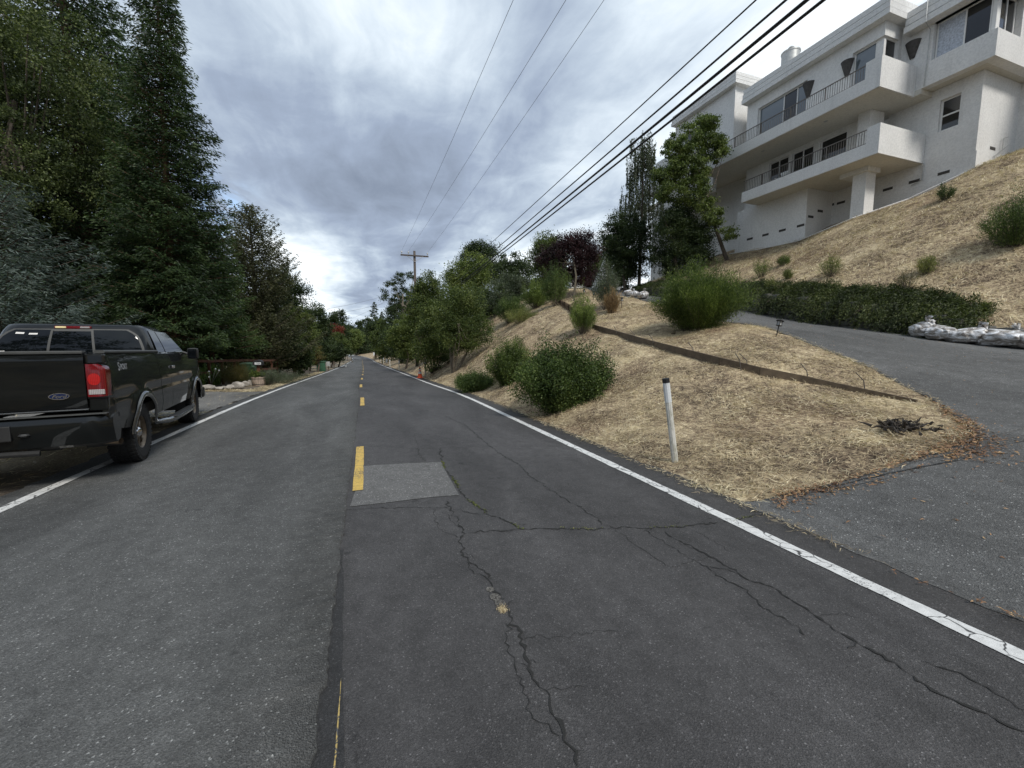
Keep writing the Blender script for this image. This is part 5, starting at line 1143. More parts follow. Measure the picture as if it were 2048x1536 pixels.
px_tree('light green tree with orange tips near the far pole', 812, 42, 776, 842, 628, 724, M_LIGHTGREEN, 57, 11000, .15, 7, 110, .4, name='bright_tree')
px_tree('small orange-tinged treetop behind the bright green tree', 832, 48, 815, 848, 612, 650, M_RUST, 58, 2500, .14, 4, 40, .3, name='autumn_tree')
px_tree('large green tree around the wooden utility pole', 858, 34, 812, 905, 535, 720, M_MIDGREEN, 59, 26000, .14, 10, 240, .42, name='leafy_tree', trunk_r=.16)
px_tree('yellow-green treetop right of the utility pole', 935, 38, 885, 985, 498, 640, M_LIGHTGREEN, 60, 18000, .16, 9, 180, .5, name='leafy_tree')
px_tree('multi-stemmed tree at the foot of the bank, left clump', 868, 25.5, 828, 925, 590, 742, M_MIDGREEN, 61, 18000, .10, 8, 190, .33, name='multi_stem_tree', stems=7, trunk_r=.05, trunk_top=2.6)
px_tree('multi-stemmed tree on the lower bank, nearest the camera', 907, 21.8, 872, 982, 560, 720, M_MIDGREEN, 62, 26000, .085, 9, 240, .3, base=ground_at(907, 744), name='multi_stem_tree', stems=7, trunk_r=.045, trunk_top=2.6, barkm=M_BARK_PALE)
px_tree('dark green pine with cloud-shaped tufts on the right skyline', 958, 64, 905, 1012, 478, 575, M_DARKGREEN, 63, 16000, .26, 10, 130, .8, name='pine_tree', core=.4, trunk_r=.3)
px_tree('dark tree on the skyline between pine and plum', 1035, 58, 990, 1082, 505, 610, M_DARKGREEN, 64, 16000, .24, 8, 140, .7, name='evergreen_oak')
px_tree('grey-leaved olive-like tree above the bank', 1010, 31, 968, 1068, 545, 668, M_OLIVE, 65, 22000, .10, 9, 200, .36, name='olive_tree')
px_tree('green rounded tree left of the purple plum', 1105, 34, 1062, 1140, 458, 585, M_MIDGREEN, 66, 20000, .13, 8, 180, .4, name='leafy_tree')
px_tree('dark purple-leaved plum tree standing on the dry slope', 1147, 25.7, 1082, 1206, 460, 578, M_PLUM, 67, 26000, .10, 10, 200, .34, base=ground_at(1147, 602), name='plum_tree', trunk_r=.085, barkm=bark('plum_bark', (.09, .075, .05)), core=.3, limbs=14)
px_tree('green tree glimpsed between the plum and the white cover', 1192, 42, 1172, 1215, 505, 565, M_MIDGREEN, 68, 7000, .16, 5, 60, .4, name='leafy_tree')
px_tree('small purple-leaved tree behind the drive crest', 1178, 40, 1160, 1200, 545, 577, M_PLUM, 69, 4000, .12, 4, 50, .3, name='small_plum_tree')
px_tree('dark backdrop tree left of the weeping tree', 1225, 44, 1190, 1262, 470, 600, M_DARKGREEN, 70, 10000, .2, 7, 110, .5, name='dense_tree')

def weeping(label, px, D, x0, x1, ytop, ybot, seed):
    r = np.random.default_rng(seed); b = at_col(px, D); t = thing('weeping_tree', label, 'tree', b); top = dep(px, ytop, D)[2] - b[2]; hw = (x1 - x0) / 2 / FPX * D; ns = 300
    a = r.uniform(0, 6.28, ns); u = r.uniform(0, 1, ns); hz = top * (1 - .62 * u ** 1.1) * r.uniform(.93, 1.0, ns); rad = hw * (.42 + .58 * u ** .7) * np.sqrt(r.uniform(.05, 1, ns)); L = r.uniform(.8, 2.9, ns) * (1 + .4 * u)
    k = np.repeat(np.arange(ns), 140); N = len(k); s = r.uniform(0, 1, N) ** .85; gap = np.sin(s * 30 + k) > -.75
    arch = np.minimum(s * 6, 1); P = np.stack([b[0] + np.cos(a[k]) * rad[k] * (.6 + .4 * arch), b[1] + np.sin(a[k]) * rad[k] * (.6 + .4 * arch), b[2] + hz[k] - L[k] * s], 1) + r.normal(size=(N, 3)) * .035
    P = P[gap]; N = len(P); P[:, 2] = np.maximum(P[:, 2], b[2] + .3); D_ = np.stack([r.normal(size=N) * .3, r.normal(size=N) * .3, -np.ones(N)], 1); leaves('crown', P, D_, .13, .045, M_CYPRESS_DK, t, r)
    m = MB(); m.tube([b + np.array([0, 0, -.2]), b + np.array([.1, 0, top * .5]), b + np.array([0, .1, top * .96])], [.13, .09, .02], 7)
    for j in range(0, ns, 4): m.tube([b + np.array([.05, 0, max(hz[j] - .8, .4)]), b + np.array([math.cos(a[j]) * rad[j] * .6, math.sin(a[j]) * rad[j] * .6, hz[j]]), b + np.array([math.cos(a[j]) * rad[j], math.sin(a[j]) * rad[j], hz[j] - L[j] * .5])], [.02, .012, .005], 3, cap=False)
    m.build('trunk', M_BARK, t)
M_CYPRESS_DK = leaf('weeping_sprays', (.025, .035, .018), (.055, .07, .035), (.10, .12, .07))
weeping('tall weeping tree with hanging strands left of the house', 1278, 30, 1225, 1330, 276, 500, 71)
px_tree('dark glossy tree below the weeping tree', 1250, 27.5, 1200, 1312, 405, 582, M_DARKGREEN, 72, 30000, .10, 9, 240, .32, name='bay_tree')
px_tree('dense tree hiding the garage end of the house', 1360, 25.2, 1292, 1432, 398, 560, M_MIDGREEN2 if False else M_DARKGREEN, 73, 36000, .10, 10, 280, .34, name='dense_tree')
g = ground_at(1455, 520); cr_ = [dep(x, y, 24.0) - g for x, y in ((1370, 290), (1410, 260), (1345, 325), (1380, 350), (1425, 300), (1350, 385), (1400, 400), (1430, 430), (1455, 470), (1330, 350), (1408, 245), (1448, 290))]
broadleaf('leaning tree with light green leaves in front of the upper balcony', g, [(c[0], c[1], c[2], rx * 1.08, rx * .9, rx * .9) for c, rx in zip(cr_, (1.1, .8, .9, 1.1, .8, .8, .8, .6, .5, .6, .5, .5))], M_LEAN, 42000, .12, 300, .25, 74, name='leaning_tree', trunk_r=.13, core=.25, limbs=26, trunk_top=5.0)

# shrubs
shrub('big willow-leaved shrub between the driveway and the timber board', ground_at(1398, 657), 1.78, 2.75, M_SHRUB_MD, 470, 185, .082, 80, wid=.16, upright=.55, start=.12, name='willow_leaved_shrub', along=1.0)
shrub('yellowing small shrub at the left foot of the big willow-leaved shrub', ground_at(1372, 662), .95, .8, M_SHRUB_YL, 60, 70, .05, 81, upright=.6)
shrub('upright bright shrub standing at the bend of the timber board', ground_at(1166, 668), 1.35, 1.05, M_SHRUB, 120, 110, .07, 82, wid=.2, upright=.62, start=.3, name='upright_shrub')
shrub('largest round dense shrub on the bank next to the road', ground_at(1138, 822) + np.array([.12, .5, 0]), 1.36, 2.35, M_SHRUB_DK, 460, 170, .058, 83, wid=.42, upright=.55, start=.08, along=.4, name='dense_round_shrub', depth=1.7)
shrub('low lobe shrub attached left of the largest round shrub', ground_at(1090, 800) + np.array([.1, .3, 0]), .85, .95, M_SHRUB_DK, 130, 120, .055, 84, wid=.42, upright=.6, start=.1, along=.4)
shrub('loose green shrub left of the largest round shrub', ground_at(1008, 775) + np.array([.3, .3, 0]), 1.45, 1.5, M_SHRUB_MD, 230, 120, .062, 85, wid=.38, upright=.6, start=.1, along=.5)
shrub('tallest wispy sprig shrub behind the loose green shrub', ground_at(1022, 765) + np.array([.4, .5, 0]), 1.45, .8, M_SHRUB, 60, 80, .06, 86, wid=.3, upright=.7, start=.2)
shrub('low mat shrub closest to the white line on the bank foot', ground_at(950, 782), .66, 1.6, M_SHRUB_DK, 220, 110, .055, 87, wid=.38, upright=.6, start=.1, along=.4)
shrub('grey-green shrub with thin stems on the drive crest', ground_at(1212, 618), 1.95, 1.35, M_OLIVE, 110, 100, .065, 88, wid=.3, upright=.6, start=.3, name='thin_stem_shrub')
shrub('brown grass tuft beside the grey-green thin-stemmed shrub', ground_at(1224, 626), .9, .75, M_BROWNGRASS, 130, 25, .16, 89, wid=.08, upright=.7, start=.1, along=1.4, name='grass_tuft')
shrub('green upright shrub under the plum tree', ground_at(1112, 612), 2.2, 1.6, M_SHRUB_DK, 150, 100, .08, 90, wid=.25, upright=.65, name='upright_shrub')
shrub('yellow-green shrub on the slope below the gabled house', at_col(1072, 25.5), 1.6, 1.9, M_SHRUB, 170, 90, .08, 91, wid=.3, upright=.6)
shrub('green shrub on the slope left of the yellow-green one', at_col(1020, 25), 1.7, 1.9, M_SHRUB_DK, 170, 90, .08, 92, wid=.3, upright=.6)
shrub('low sparse shrub row on the bank below the olive-like tree', at_col(1040, 23), .8, 2.2, M_SHRUB_YL, 130, 60, .06, 93, wid=.3, upright=.6)
for i, (lab, px, py, w, h, mt) in enumerate((('bright small shrub low on the hill, just right of the big shrub top', 1522, 556, 38, 32, M_SHRUB), ('tiny shrub up-right of the bright small hill shrub', 1567, 531, 24, 18, M_SHRUB), ('brownish spindly hill shrub in the middle of the slope', 1660, 555, 44, 40, M_SHRUB_YL),
        ('yellow-green hill shrub above the right part of the junipers', 1853, 551, 32, 34, M_SHRUB_YL), ('small green shrub close below the house wall', 1889, 402, 30, 28, M_SHRUB_DK), ('large dark bush at the right frame edge on the hill', 2030, 492, 100, 85, M_SHRUB_DK),
        ('little dry shrub just above the juniper wall', 1575, 560, 16, 18, M_SHRUB_YL), ('leafless reddish twiggy shrub above the junipers', 1812, 585, 44, 42, M_RUST), ('yellow-green sprig at the left end of the junipers', 1541, 590, 24, 30, M_SHRUB_YL),
        ('dim shrub in the dark recess beside the house pier', 1690, 434, 40, 26, M_SHRUB_DK))):
    g = ground_at(px, py); D = float((g - CAM) @ FWD); k = D / FPX; big = w > 80
    shrub(lab, g, h * k * 1.15, w * k, mt, 220 if big else 45, 100 if big else (16 if 'leafless' in lab else 50), .05, 100 + i, wid=.3, upright=.6, start=.1 if big else .3, group='small shrubs on the dry hill')

exec_order = 'straw'
# straw litter and dry stubble: nobody could count it
def straw(name, xy, mat, L, Wd, seed, up=.25, lift=.004):
    r = np.random.default_rng(seed); x, y = xy; n = len(x); z = hgt(x, y); e = .15; gx_ = (hgt(x + e, y) - z) / e; gy_ = (hgt(x, y + e) - z) / e
    a = r.uniform(0, 6.28, n); d = np.stack([np.cos(a), np.sin(a), np.cos(a) * gx_ + np.sin(a) * gy_ + np.abs(r.normal(size=n)) * up], 1); d /= np.linalg.norm(d, axis=1)[:, None]
    l = (L * r.uniform(.4, 1.5, n))[:, None]; w = (Wd * r.uniform(.6, 1.3, n))[:, None]; s = np.stack([-np.sin(a), np.cos(a), r.normal(size=n) * .5], 1); P = np.stack([x, y, z + lift + .018 * r.uniform(0, 1, n) ** 2], 1)
    bend = rnd_unit(r, n) * l * .12; V = np.stack([P - s * w, P + d * l * .5 + bend + s * w, P + d * l + np.array([0, 0, -.006]), P + d * l * .5 + bend - s * w], 1)
    o = mesh_np(name, V.reshape(-1, 3), np.arange(n * 4).reshape(-1, 4), mat); tag(o, kind='stuff'); return o
def scatter(n, x0, x1, y0, y1, seed, keep): 
    r = np.random.default_rng(seed); x = r.uniform(x0, x1, n); y = r.uniform(y0, y1, n); k = keep(x, y, r); return x[k], y[k]
def patchy(x, y): return .5 + .5 * np.sin(x * 2.3 + np.sin(y * 1.9)) * np.sin(y * 2.7 + np.sin(x * 3.1))
def keep_bank(x, y, r):
    d = np.hypot(x, y); xc = x - rc(y) - .2; return ~in_poly(x, y, DPOLY) & (xc > 3.52 + .12 * np.sin(y * 5) + .08 * r.normal(size=len(x))) & (x < wallx(y) - .2) & (r.uniform(size=len(x)) < np.clip(9 / d, 0, 1) ** 1.3 * (.12 + .88 * patchy(x, y)))
straw('dry_straw', scatter(330000, 3.3, 13, 1.5, 16, 1, keep_bank), M_STRAW, .11, .0028, 1)
straw('dry_straw', scatter(120000, 3.3, 15, 14, 34, 2, keep_bank), M_STRAW, .20, .007, 2, .3)
def keep_hill(x, y, r): return (x > wallx(y) + .15) & (r.uniform(size=len(x)) < .3 + .7 * patchy(x * .8, y * .8)) & ~((x > 22) & (y > 10.4))
straw('hill_stubble', scatter(150000, 14.2, 27, 1, 26, 3, keep_hill), M_STRAW, .17, .006, 3, .5)
# leaf litter: drifts along the drive edge and the gutter
def keep_litter(x, y, r):
    e = np.min(np.hypot(x[:, None] - LIT[None, :, 0], y[:, None] - LIT[None, :, 1]) / LIT[None, :, 2], axis=1); return e < np.abs(r.normal(size=len(x))) * .9
def ln_pts(pts, w, step=.12):
    o = []
    for (a, wa), (b, wb) in zip(zip(pts[:-1], w[:-1]), zip(pts[1:], w[1:])):
        L = np.hypot(*(np.array(b) - a)); 
        for s in np.arange(0, 1, step / max(L, .01)): o.append((a[0] + (b[0] - a[0]) * s, a[1] + (b[1] - a[1]) * s, wa + (wb - wa) * s))
    return o
gp = lambda *q: tuple(ground_at(*q)[:2])
LIT = np.array(ln_pts([gp(1930, 840), gp(1945, 880), gp(1930, 910), gp(1890, 925)], [.05, .17, .2, .06]) + ln_pts([gp(1850, 935), gp(1760, 972), gp(1690, 985), gp(1620, 990), gp(1570, 1003), gp(1550, 1015)], [.02, .03, .07, .10, .10, .04]) + ln_pts([gp(1900, 835), gp(1860, 800)], [.05, .03]))
straw('leaf_litter', scatter(60000, 3.0, 9, 1.6, 5.2, 4, keep_litter), M_DEADLEAF, .045, .007, 4, .3, .02)
LIT = np.array(ln_pts([gp(1700, 1120), gp(1850, 1175), gp(1960, 1215), gp(2046, 1250)], [.006, .012, .02, .03]) + ln_pts([gp(1560, 1020), gp(1640, 1050)], [.02, .01]))
straw('leaf_litter', scatter(40000, 2.9, 4.6, .8, 3.2, 5, keep_litter), M_DEADLEAF, .03, .005, 5, .3, .02)
# left verge: straw and gravelly dirt
def keep_left(x, y, r):
    xc = rc(y) + .2 - x; s = np.where((y > 10.2) & (y < 12.2), .8, np.where((y > 18.8), 1.0, np.where(y < 10.2, .13, .02))); return (xc > 3.76) & (xc < 8 + (y > 20) * -3.5) & (r.uniform(size=len(x)) < s * (.4 + .6 * patchy(x, y)))
straw('verge_straw', scatter(200000, -9, -3.4, 2, 45, 6, keep_left), M_STRAW, .12, .006, 6)
LIT = np.array(ln_pts([DRIVE_L[i] for i in range(4, 17)], [.06] * 13)); straw('edge_straw', scatter(70000, 3.2, 12, 1.8, 14, 14, keep_litter), M_STRAW, .09, .0028, 14, .3, .02)
LIT = np.array(ln_pts([(3.42, y) for y in np.arange(1.9, 24, 1.0)], [.035] * 23)); LIT = np.array(ln_pts([DRIVE_L[i] for i in range(5, 12)], [.07] * 7)); straw('leaf_litter', scatter(50000, 3.2, 9, 1.8, 5, 16, keep_litter), M_DEADLEAF, .045, .006, 16, .3, .02)
LIT = np.array(ln_pts([(3.42, y) for y in np.arange(1.9, 24, 1.0)], [.035] * 23)); straw('edge_straw', scatter(60000, 3.1, 3.7, 1.8, 24, 15, keep_litter), M_STRAW, .08, .0028, 15, .2, .008)
# loose chips and twigs on road and drive
def keep_r(x, y, r): return r.uniform(size=len(x)) < np.clip(3 / np.hypot(x, y), 0, 1) ** 1.2
r = np.random.default_rng(12); n = 900; xx = r.uniform(3.6, 13.5, n); yy = r.uniform(-1, 9, n); k = in_poly(xx, yy, DPOLY); straw('drive_litter', (xx[k], yy[k]), M_DEADLEAF, .045, .006, 13, .1, .02)
# moss and weeds growing in the cracks
def crack_weeds():
    r = np.random.default_rng(9); P = []
    for (pts, w), (lo, hi, dens) in (((crack_pts[2]), (.15, 1, 11)), ((crack_pts[4]), (.25, .95, 3))):
        n = len(pts)
        for i in range(int(lo * n), int(hi * n)):
            for _ in range(r.poisson(dens * max(0, math.sin(i * .21) + .3))): P.append((pts[i][0] + r.normal() * .009, pts[i][1] + r.normal() * .009, float(rz(pts[i][1])) + .006 + r.uniform(0, .008)))
    P = np.array(P); o = leaves('crack_moss', P, rnd_unit(r, len(P)) + np.array([0, 0, .4]), .014, .006, M_SHRUB_YL, None, r); tag(o, kind='stuff')
    c = road_at(1005, 1222); N = 500; P = np.stack([c[0] + r.normal(size=N) * .013, c[1] + r.normal(size=N) * .018, c[2] + .004 + np.abs(r.normal(size=N)) * .008], 1); o = leaves('dead_grass_tuft', P, rnd_unit(r, N) + np.array([0, 0, .3]), .022, .004, M_STRAW, None, r); tag(o, kind='stuff')
crack_weeds()
# dead root clump on the bank
p = ground_at(1806, 862); t = thing('dead_root_clump', 'dark torn root clump lying on the dry grass near the driveway', 'stump', p); r = np.random.default_rng(31); m = MB()
for i in range(90):
    a = r.uniform(0, 6.28); L = r.uniform(.05, .2); q = p + np.array([r.normal() * .15, r.normal() * .1, .02 + .05 * r.uniform()]); e = q + np.array([math.cos(a) * L, math.sin(a) * L * .8, r.uniform(-.04, .09)]); m.tube([q, (q + e) / 2 + r.normal(size=3) * .02, e], [.02, .013, .004], 5)
m.build('roots', bark('dead_root', (.05, .042, .035)), t)
p = ground_at(1440, 668); MB().bbox(-.14, .14, -.04, .04, -.02, .03, .01, Matrix.Translation(ground_at(1348, 668)) @ Matrix.Rotation(.5, 4, 'Z')).build('wood_offcut', M_WOOD_DK); tag(bpy.data.objects['wood_offcut'], 'small dark offcut of timber lying on the upper dry slope', 'offcut')

exec_order = 'truck'
# ------------------------------------------------------------------ black pickup truck, local frame: x right, y forward, origin on the ground under the rear axle
def car_paint():
    m, t, b, o = new_mat('black_car_paint'); b.inputs['Base Color'].default_value = (.004, .005, .005, 1); b.inputs['Roughness'].default_value = .5; b.inputs['Specular IOR Level'].default_value = .1
    b.inputs['Coat Weight'].default_value = .8; b.inputs['Coat Roughness'].default_value = .03; p = t.n('ShaderNodeTexCoord').outputs['Object']
    d = t.ramp(t.noise(p, 3, 5, .7, .5), [(.4, 0.0), (.75, .006)]); t.l(t.mix(d, (.004, .005, .005), (.25, .23, .2)), b.inputs['Base Color'])
    bump(t, b, t.noise(p, 2.5, 2, .5), .06, .02); return m
M_FLARE = plain('gloss_black_flare', (.03, .031, .03), .16, 0, .1, coat=1.0); M_CHROMEDK = plain("dull_bright_trim", (.30, .31, .32), .25, .9, .1); M_PAINT = car_paint(); M_CHROME = plain('chrome', (.6, .6, .62), .12, 1.0, .05); M_RUBBER = plain('tyre_rubber', (.016, .016, .016), .8, bmp=.4, vary=.3, nscale=20); M_BLACKPL = plain('black_plastic', (.018, .018, .018), .55)
M_RIM = plain('brake_dusted_alloy', (.17, .135, .10), .38, .85, .4, 14); M_TINT_SIDE = glass('dark_side_glass', (.003, .004, .005), .05, .15, 0.0); M_TINT = glass('tinted_glass', (.003, .004, .005), .02, .5, 0.0); M_GREYCAP = plain('grey_rail_cap', (.05, .052, .05), .6)
def lens_mat(name, col, em=0.0):
    m, t, b, o = new_mat(name); p = t.n('ShaderNodeTexCoord').outputs['Object']; g = t.math('ADD', t.math('MULTIPLY', t.math('SINE', t.math('MULTIPLY', sepx(t, p, 0), 420)), .5), t.math('MULTIPLY', t.math('SINE', t.math('MULTIPLY', sepx(t, p, 2), 420)), .5))
    f = t.ramp(g, [(.2, .55), (.8, 1.2)]); t.l(t.mix(1.0, col, f, 'MULTIPLY'), b.inputs['Base Color']); b.inputs['Roughness'].default_value = .15; b.inputs['Coat Weight'].default_value = .5
    if em: b.inputs['Emission Color'].default_value = (1, .02, .01, 1); b.inputs['Emission Strength'].default_value = em
    return m
def sepx(t, p, i):
    s = t.n('ShaderNodeSeparateXYZ'); t.l(p, s.inputs[0]); return s.outputs[i]
M_REDLENS = lens_mat('red_lens', (.20, .006, .009)); M_REDGLOW = lens_mat('red_lens_core', (.42, .012, .012), .05); M_CLEARLENS = lens_mat('clear_lens', (.5, .47, .46)); M_AMBER = plain('lit_amber', (.9, .75, .4), .3)
TY, TH = 6.9, .15; TX = -3.93
TR = thing('pickup_truck', 'black extended cab pickup truck parked across the left white line', 'pickup truck', (TX, TY, float(rz(TY)) + .012)); 
slope = math.atan((float(rz(10.4)) - float(rz(6.9))) / 3.5); TR.rotation_euler = (slope, 0, TH)
def tb(mb, name, mat, parent=TR, smooth=False, ang=None):
    o = mb.build(name, mat, parent, world=False, smooth=smooth)
    if ang: smooth_by_angle(o, ang)
    return o
AX = (0.0, 3.53); RW = .405; ARCH = .475
def halfw(y, z):
    w = 1.0 - .05 * max(0, (z - .95) / .5) ** 1.6 - .055 * max(0, (.72 - z) / .3) - .012 * math.exp(-((z - .98) / .035) ** 2)
    if y > 3.9: w -= .10 * ((y - 3.9) / .75) ** 2
    if y < -1.0: w -= .02 * ((-1.0 - y) / .15)
    for a in AX:
        d = math.hypot(y - a, z - .44); w += .03 * math.exp(-((d - .5) / .09) ** 2) if z > .4 else 0
    return w
def ztop(y):
    if y < 1.0: return 1.50
    if y < 3.1: return 1.48
    return 1.48 - .03 * (y - 3.1) - .22 * max(0, (y - 3.95) / .7) ** 2
def zbot(y): return .56 + (.0 if y > -.6 else .08 * (-.6 - y) / .55)
ysb = np.unique(np.round(np.concatenate([np.arange(-1.16, 4.66, .05), [1.0, 3.1, -1.16, 4.65]]), 3)); nz = 26
def side(y0, y1, s, name, gap=.0):
    yy = [y for y in ysb if y0 + .02 < y < y1 - .02]; yy = [y0] + yy + [y1]; V = []; F = []
    for y in yy:
        zb, zt = zbot(y), ztop(y)
        for k in range(nz): z = zb + (zt - zb) * k / (nz - 1); V.append([y, z])
    V = np.array(V); keep = []
    for i in range(len(yy) - 1):
        for k in range(nz - 1):
            ids = [i * nz + k, (i + 1) * nz + k, (i + 1) * nz + k + 1, i * nz + k + 1]; ins = [min(math.hypot(V[j][0] - a, V[j][1] - .44) for a in AX) < ARCH for j in ids]
            if all(ins): continue
            keep.append(ids)
    for j in range(len(V)):
        for a in AX:
            d = math.hypot(V[j][0] - a, V[j][1] - .44)
            if d < ARCH and d > 1e-6: V[j] = [a + (V[j][0] - a) * ARCH / d, .44 + (V[j][1] - .44) * ARCH / d]
    m = MB(); m.add([(s * halfw(v[0], v[1]), v[0], v[1]) for v in V] , keep)
    # inward return along the top
    base = len(m.v); top = [i * nz + nz - 1 for i in range(len(yy))]
    m.v += [(s * (abs(m.v[q][0]) - .07), m.v[q][1], m.v[q][2] + .012) for q in top]; m.f += [(top[i], top[i + 1], base + i + 1, base + i) for i in range(len(top) - 1)]
    for e in (0, len(yy) - 1):
        col = [e * nz + k for k in range(nz)]; b2 = len(m.v); m.v += [(s * (abs(m.v[q][0]) - .05), m.v[q][1], m.v[q][2]) for q in col]; m.f += [(col[k], col[k + 1], b2 + k + 1, b2 + k) for k in range(nz - 1)]
    return tb(m, name, M_PAINT, ang=40)
for s in (-1, 1):
    side(-1.16, .985, s, 'bed_side'); side(1.005, 1.62, s, 'cab_side'); side(1.63, 3.02, s, 'door'); side(3.03, 4.65, s, 'front_fender')
    # bed rail cap
    m = MB(); pr = [(s * .90, 1.505), (s * .985, 1.505), (s * .99, 1.525), (s * .97, 1.54), (s * .905, 1.54)]; m.prism([(a, b) for a, b in pr], -1.15, .97, 'y'); tb(m, 'rail_cap', M_GREYCAP)
    # inner bed wall
    tb(MB().box(min(s * .80, s * .83), max(s * .80, s * .83), -1.1, .96, .9, 1.49), 'bed_liner', M_BLACKPL)
    # arch trim: bright lip
    for a in AX:
        m = MB(); n = 30; vs = []
        for i in range(n + 1):
            an = math.radians(2 + 176 * i / n); c, q = math.cos(an), math.sin(an)
            for rr, ex in ((ARCH - .02, .012), (ARCH + .005, .03), (ARCH + .045, .028), (ARCH + .06, .006)):
                y, z = a + c * rr, .44 + q * rr; vs.append((s * (halfw(a + c * (ARCH + .01), max(.44 + q * (ARCH + .01), .5)) + ex), y, z))
        m.add(vs, [(i * 4 + k, (i + 1) * 4 + k, (i + 1) * 4 + k + 1, i * 4 + k + 1) for i in range(n) for k in range(3)]); tb(m, 'arch_trim', M_FLARE, smooth=True)
        m = MB(); m.lathe([(.0, s * .55), (.52, s * .55), (.52, s * .90)], 28, 'x', at=(0, a, .46), ang=(-.25, math.pi + .25)); tb(m, 'wheel_well', M_BLACKPL)
    # running board
    m = MB(); m.tube([(s * .86, 1.02, .40), (s * 1.0, 1.16, .385), (s * 1.04, 1.5, .38), (s * 1.04, 2.7, .38), (s * 1.0, 3.0, .385), (s * .88, 3.1, .40)], .045, 10); tb(m, 'step_bar', M_CHROMEDK, smooth=True)
    tb(MB().bbox(min(s * .97, s * 1.09), max(s * .97, s * 1.09), 1.35, 2.85, .415, .43, .006), 'step_pad', M_BLACKPL)
    # mirror
    M = Matrix.Translation((s * 1.10, 2.93, 1.47)); m = MB(); m.bbox(-.09, .09, -.05, .07, -.11, .11, .045, M); mo = tb(m, 'mirror', M_BLACKPL, smooth=True); tb(MB().bbox(-.07, .07, -.056, -.05, -.09, .09, .01, M), 'mirror_glass', M_TINT, mo)
    tb(MB().tube([(s * .93, 2.98, 1.5), (s * 1.05, 2.96, 1.45)], .022, 8), 'mirror_arm', M_BLACKPL, mo)
    tb(MB().bbox(min(s * .985, s * 1.01), max(s * .985, s * 1.01), 1.72, 1.86, 1.22, 1.27, .008), 'door_handle', M_CHROME)
# cab greenhouse
def cab_ring(z):
    u = max(0.0, (z - 1.47) / .47); hw = .93 - .17 * u ** 1.25; yb = 1.02 + .16 * u ** 1.5; yf = 3.22 - 1.02 * u; return hw, yb, yf
def cab_pt(z, side_, v):
    hw, yb, yf = cab_ring(z)
    if side_ == 'r': return (-hw + .0 + 2 * hw * v, yb - .05 * math.sin(math.pi * v), z)
cz = [1.46, 1.55, 1.65, 1.75, 1.84, 1.89, 1.925, 1.945, 1.955]; m = MB(); rings = []; npt = 48
for z in cz:
    zz = min(z, 1.9); hw, yb, yf = cab_ring(zz); inset = {1.925: .05, 1.945: .14, 1.955: .32}.get(z, .015 if z == 1.89 else 0)
    hw -= inset * .55; yb += inset * .5; yf -= inset; ring = []
    for i in range(npt):
        a = 2 * math.pi * i / npt; ca, sa = math.cos(a), math.sin(a); e = .24; x = hw * math.copysign(abs(ca) ** e, ca); y = (yb + yf) / 2 + (yf - yb) / 2 * math.copysign(abs(sa) ** e, sa); y += (-.05 if sa < 0 else .06) * (1 - min(abs(x / hw), 1) ** 2) * (1 if z < 1.93 else .5); ring.append((x, y, z))
    rings.append(ring)
m.add([p for r_ in rings for p in r_], [(i * npt + k, i * npt + (k + 1) % npt, (i + 1) * npt + (k + 1) % npt, (i + 1) * npt + k) for i in range(len(cz) - 1) for k in range(npt)] + [tuple(range((len(cz) - 1) * npt, len(cz) * npt))]); cab = tb(m, 'cab', M_PAINT, ang=50)
def rear_pt(u, z, off):
    hw, yb, yf = cab_ring(z); return (u * hw, yb - .05 * (1 - u * u) - off, z)
def rear_poly(us, name, mat, off, z0=1.50, z1=1.84, rnd=(0, 0), parent=TR):
    """sheet on the rear wall between u0 and u1, with rounded outer top corner"""
    m = MB(); u0, u1 = us; nu, nzz = 14, 8; vs = []
    for j in range(nzz + 1):
        z = z0 + (z1 - z0) * j / nzz; t_ = (z - z0) / (z1 - z0)
        l = u0 + rnd[0] * (max(0, t_ - .55) / .45) ** 2.5 * .12 + rnd[0] * (max(0, .2 - t_) / .2) ** 2 * .03; r_ = u1 - rnd[1] * (max(0, t_ - .55) / .45) ** 2.5 * .12 - rnd[1] * (max(0, .2 - t_) / .2) ** 2 * .03
        for i in range(nu + 1): vs.append(rear_pt(l + (r_ - l) * i / nu, z, off))
    m.add(vs, [(j * (nu + 1) + i, j * (nu + 1) + i + 1, (j + 1) * (nu + 1) + i + 1, (j + 1) * (nu + 1) + i) for j in range(nzz) for i in range(nu)]); return tb(m, name, mat, parent, smooth=True)
rwf = rear_poly((-.90, .90), 'rear_window', M_GREYCAP, .006, 1.485, 1.865, (1, 1))
rear_poly((-.865, -.285), 'pane', M_TINT, .010, 1.495, 1.85, (1, 0), rwf); rear_poly((-.25, .25), 'pane', M_TINT, .010, 1.495, 1.83, (0, 0), rwf); rear_poly((.285, .865), 'pane', M_TINT, .010, 1.495, 1.85, (0, 1), rwf)
for u in (-.268, .268): rear_poly((u - .016, u + .016), 'divider', M_GREYCAP, .016, 1.49, 1.85, (0, 0), rwf)
# stickers on the rear glass
st = MB(); st.add([rear_pt(-.62 + a * .1, 1.80 + b * .02 + a * .0, .0135) for a, b in ((-1, -.5), (.1, -.7), (.1, .5), (-1, .7))], [(0, 1, 2, 3)]); st.add([rear_pt(-.55 + a * .1, 1.79 + b * .02, .0135) for a, b in ((0, -.6), (1.1, -.6), (1.1, .5), (0, .5))], [(0, 1, 2, 3)]); tb(st, 'sticker', M_TRIM, rwf)
st = MB(); st.add([rear_pt(-.80 + a * .05, 1.53 + b * .022, .0135) for a, b in ((-1, -1), (1, -1), (1, .8), (-1, .8))], [(0, 1, 2, 3)]); tb(st, 'sticker', M_TRIM, rwf)
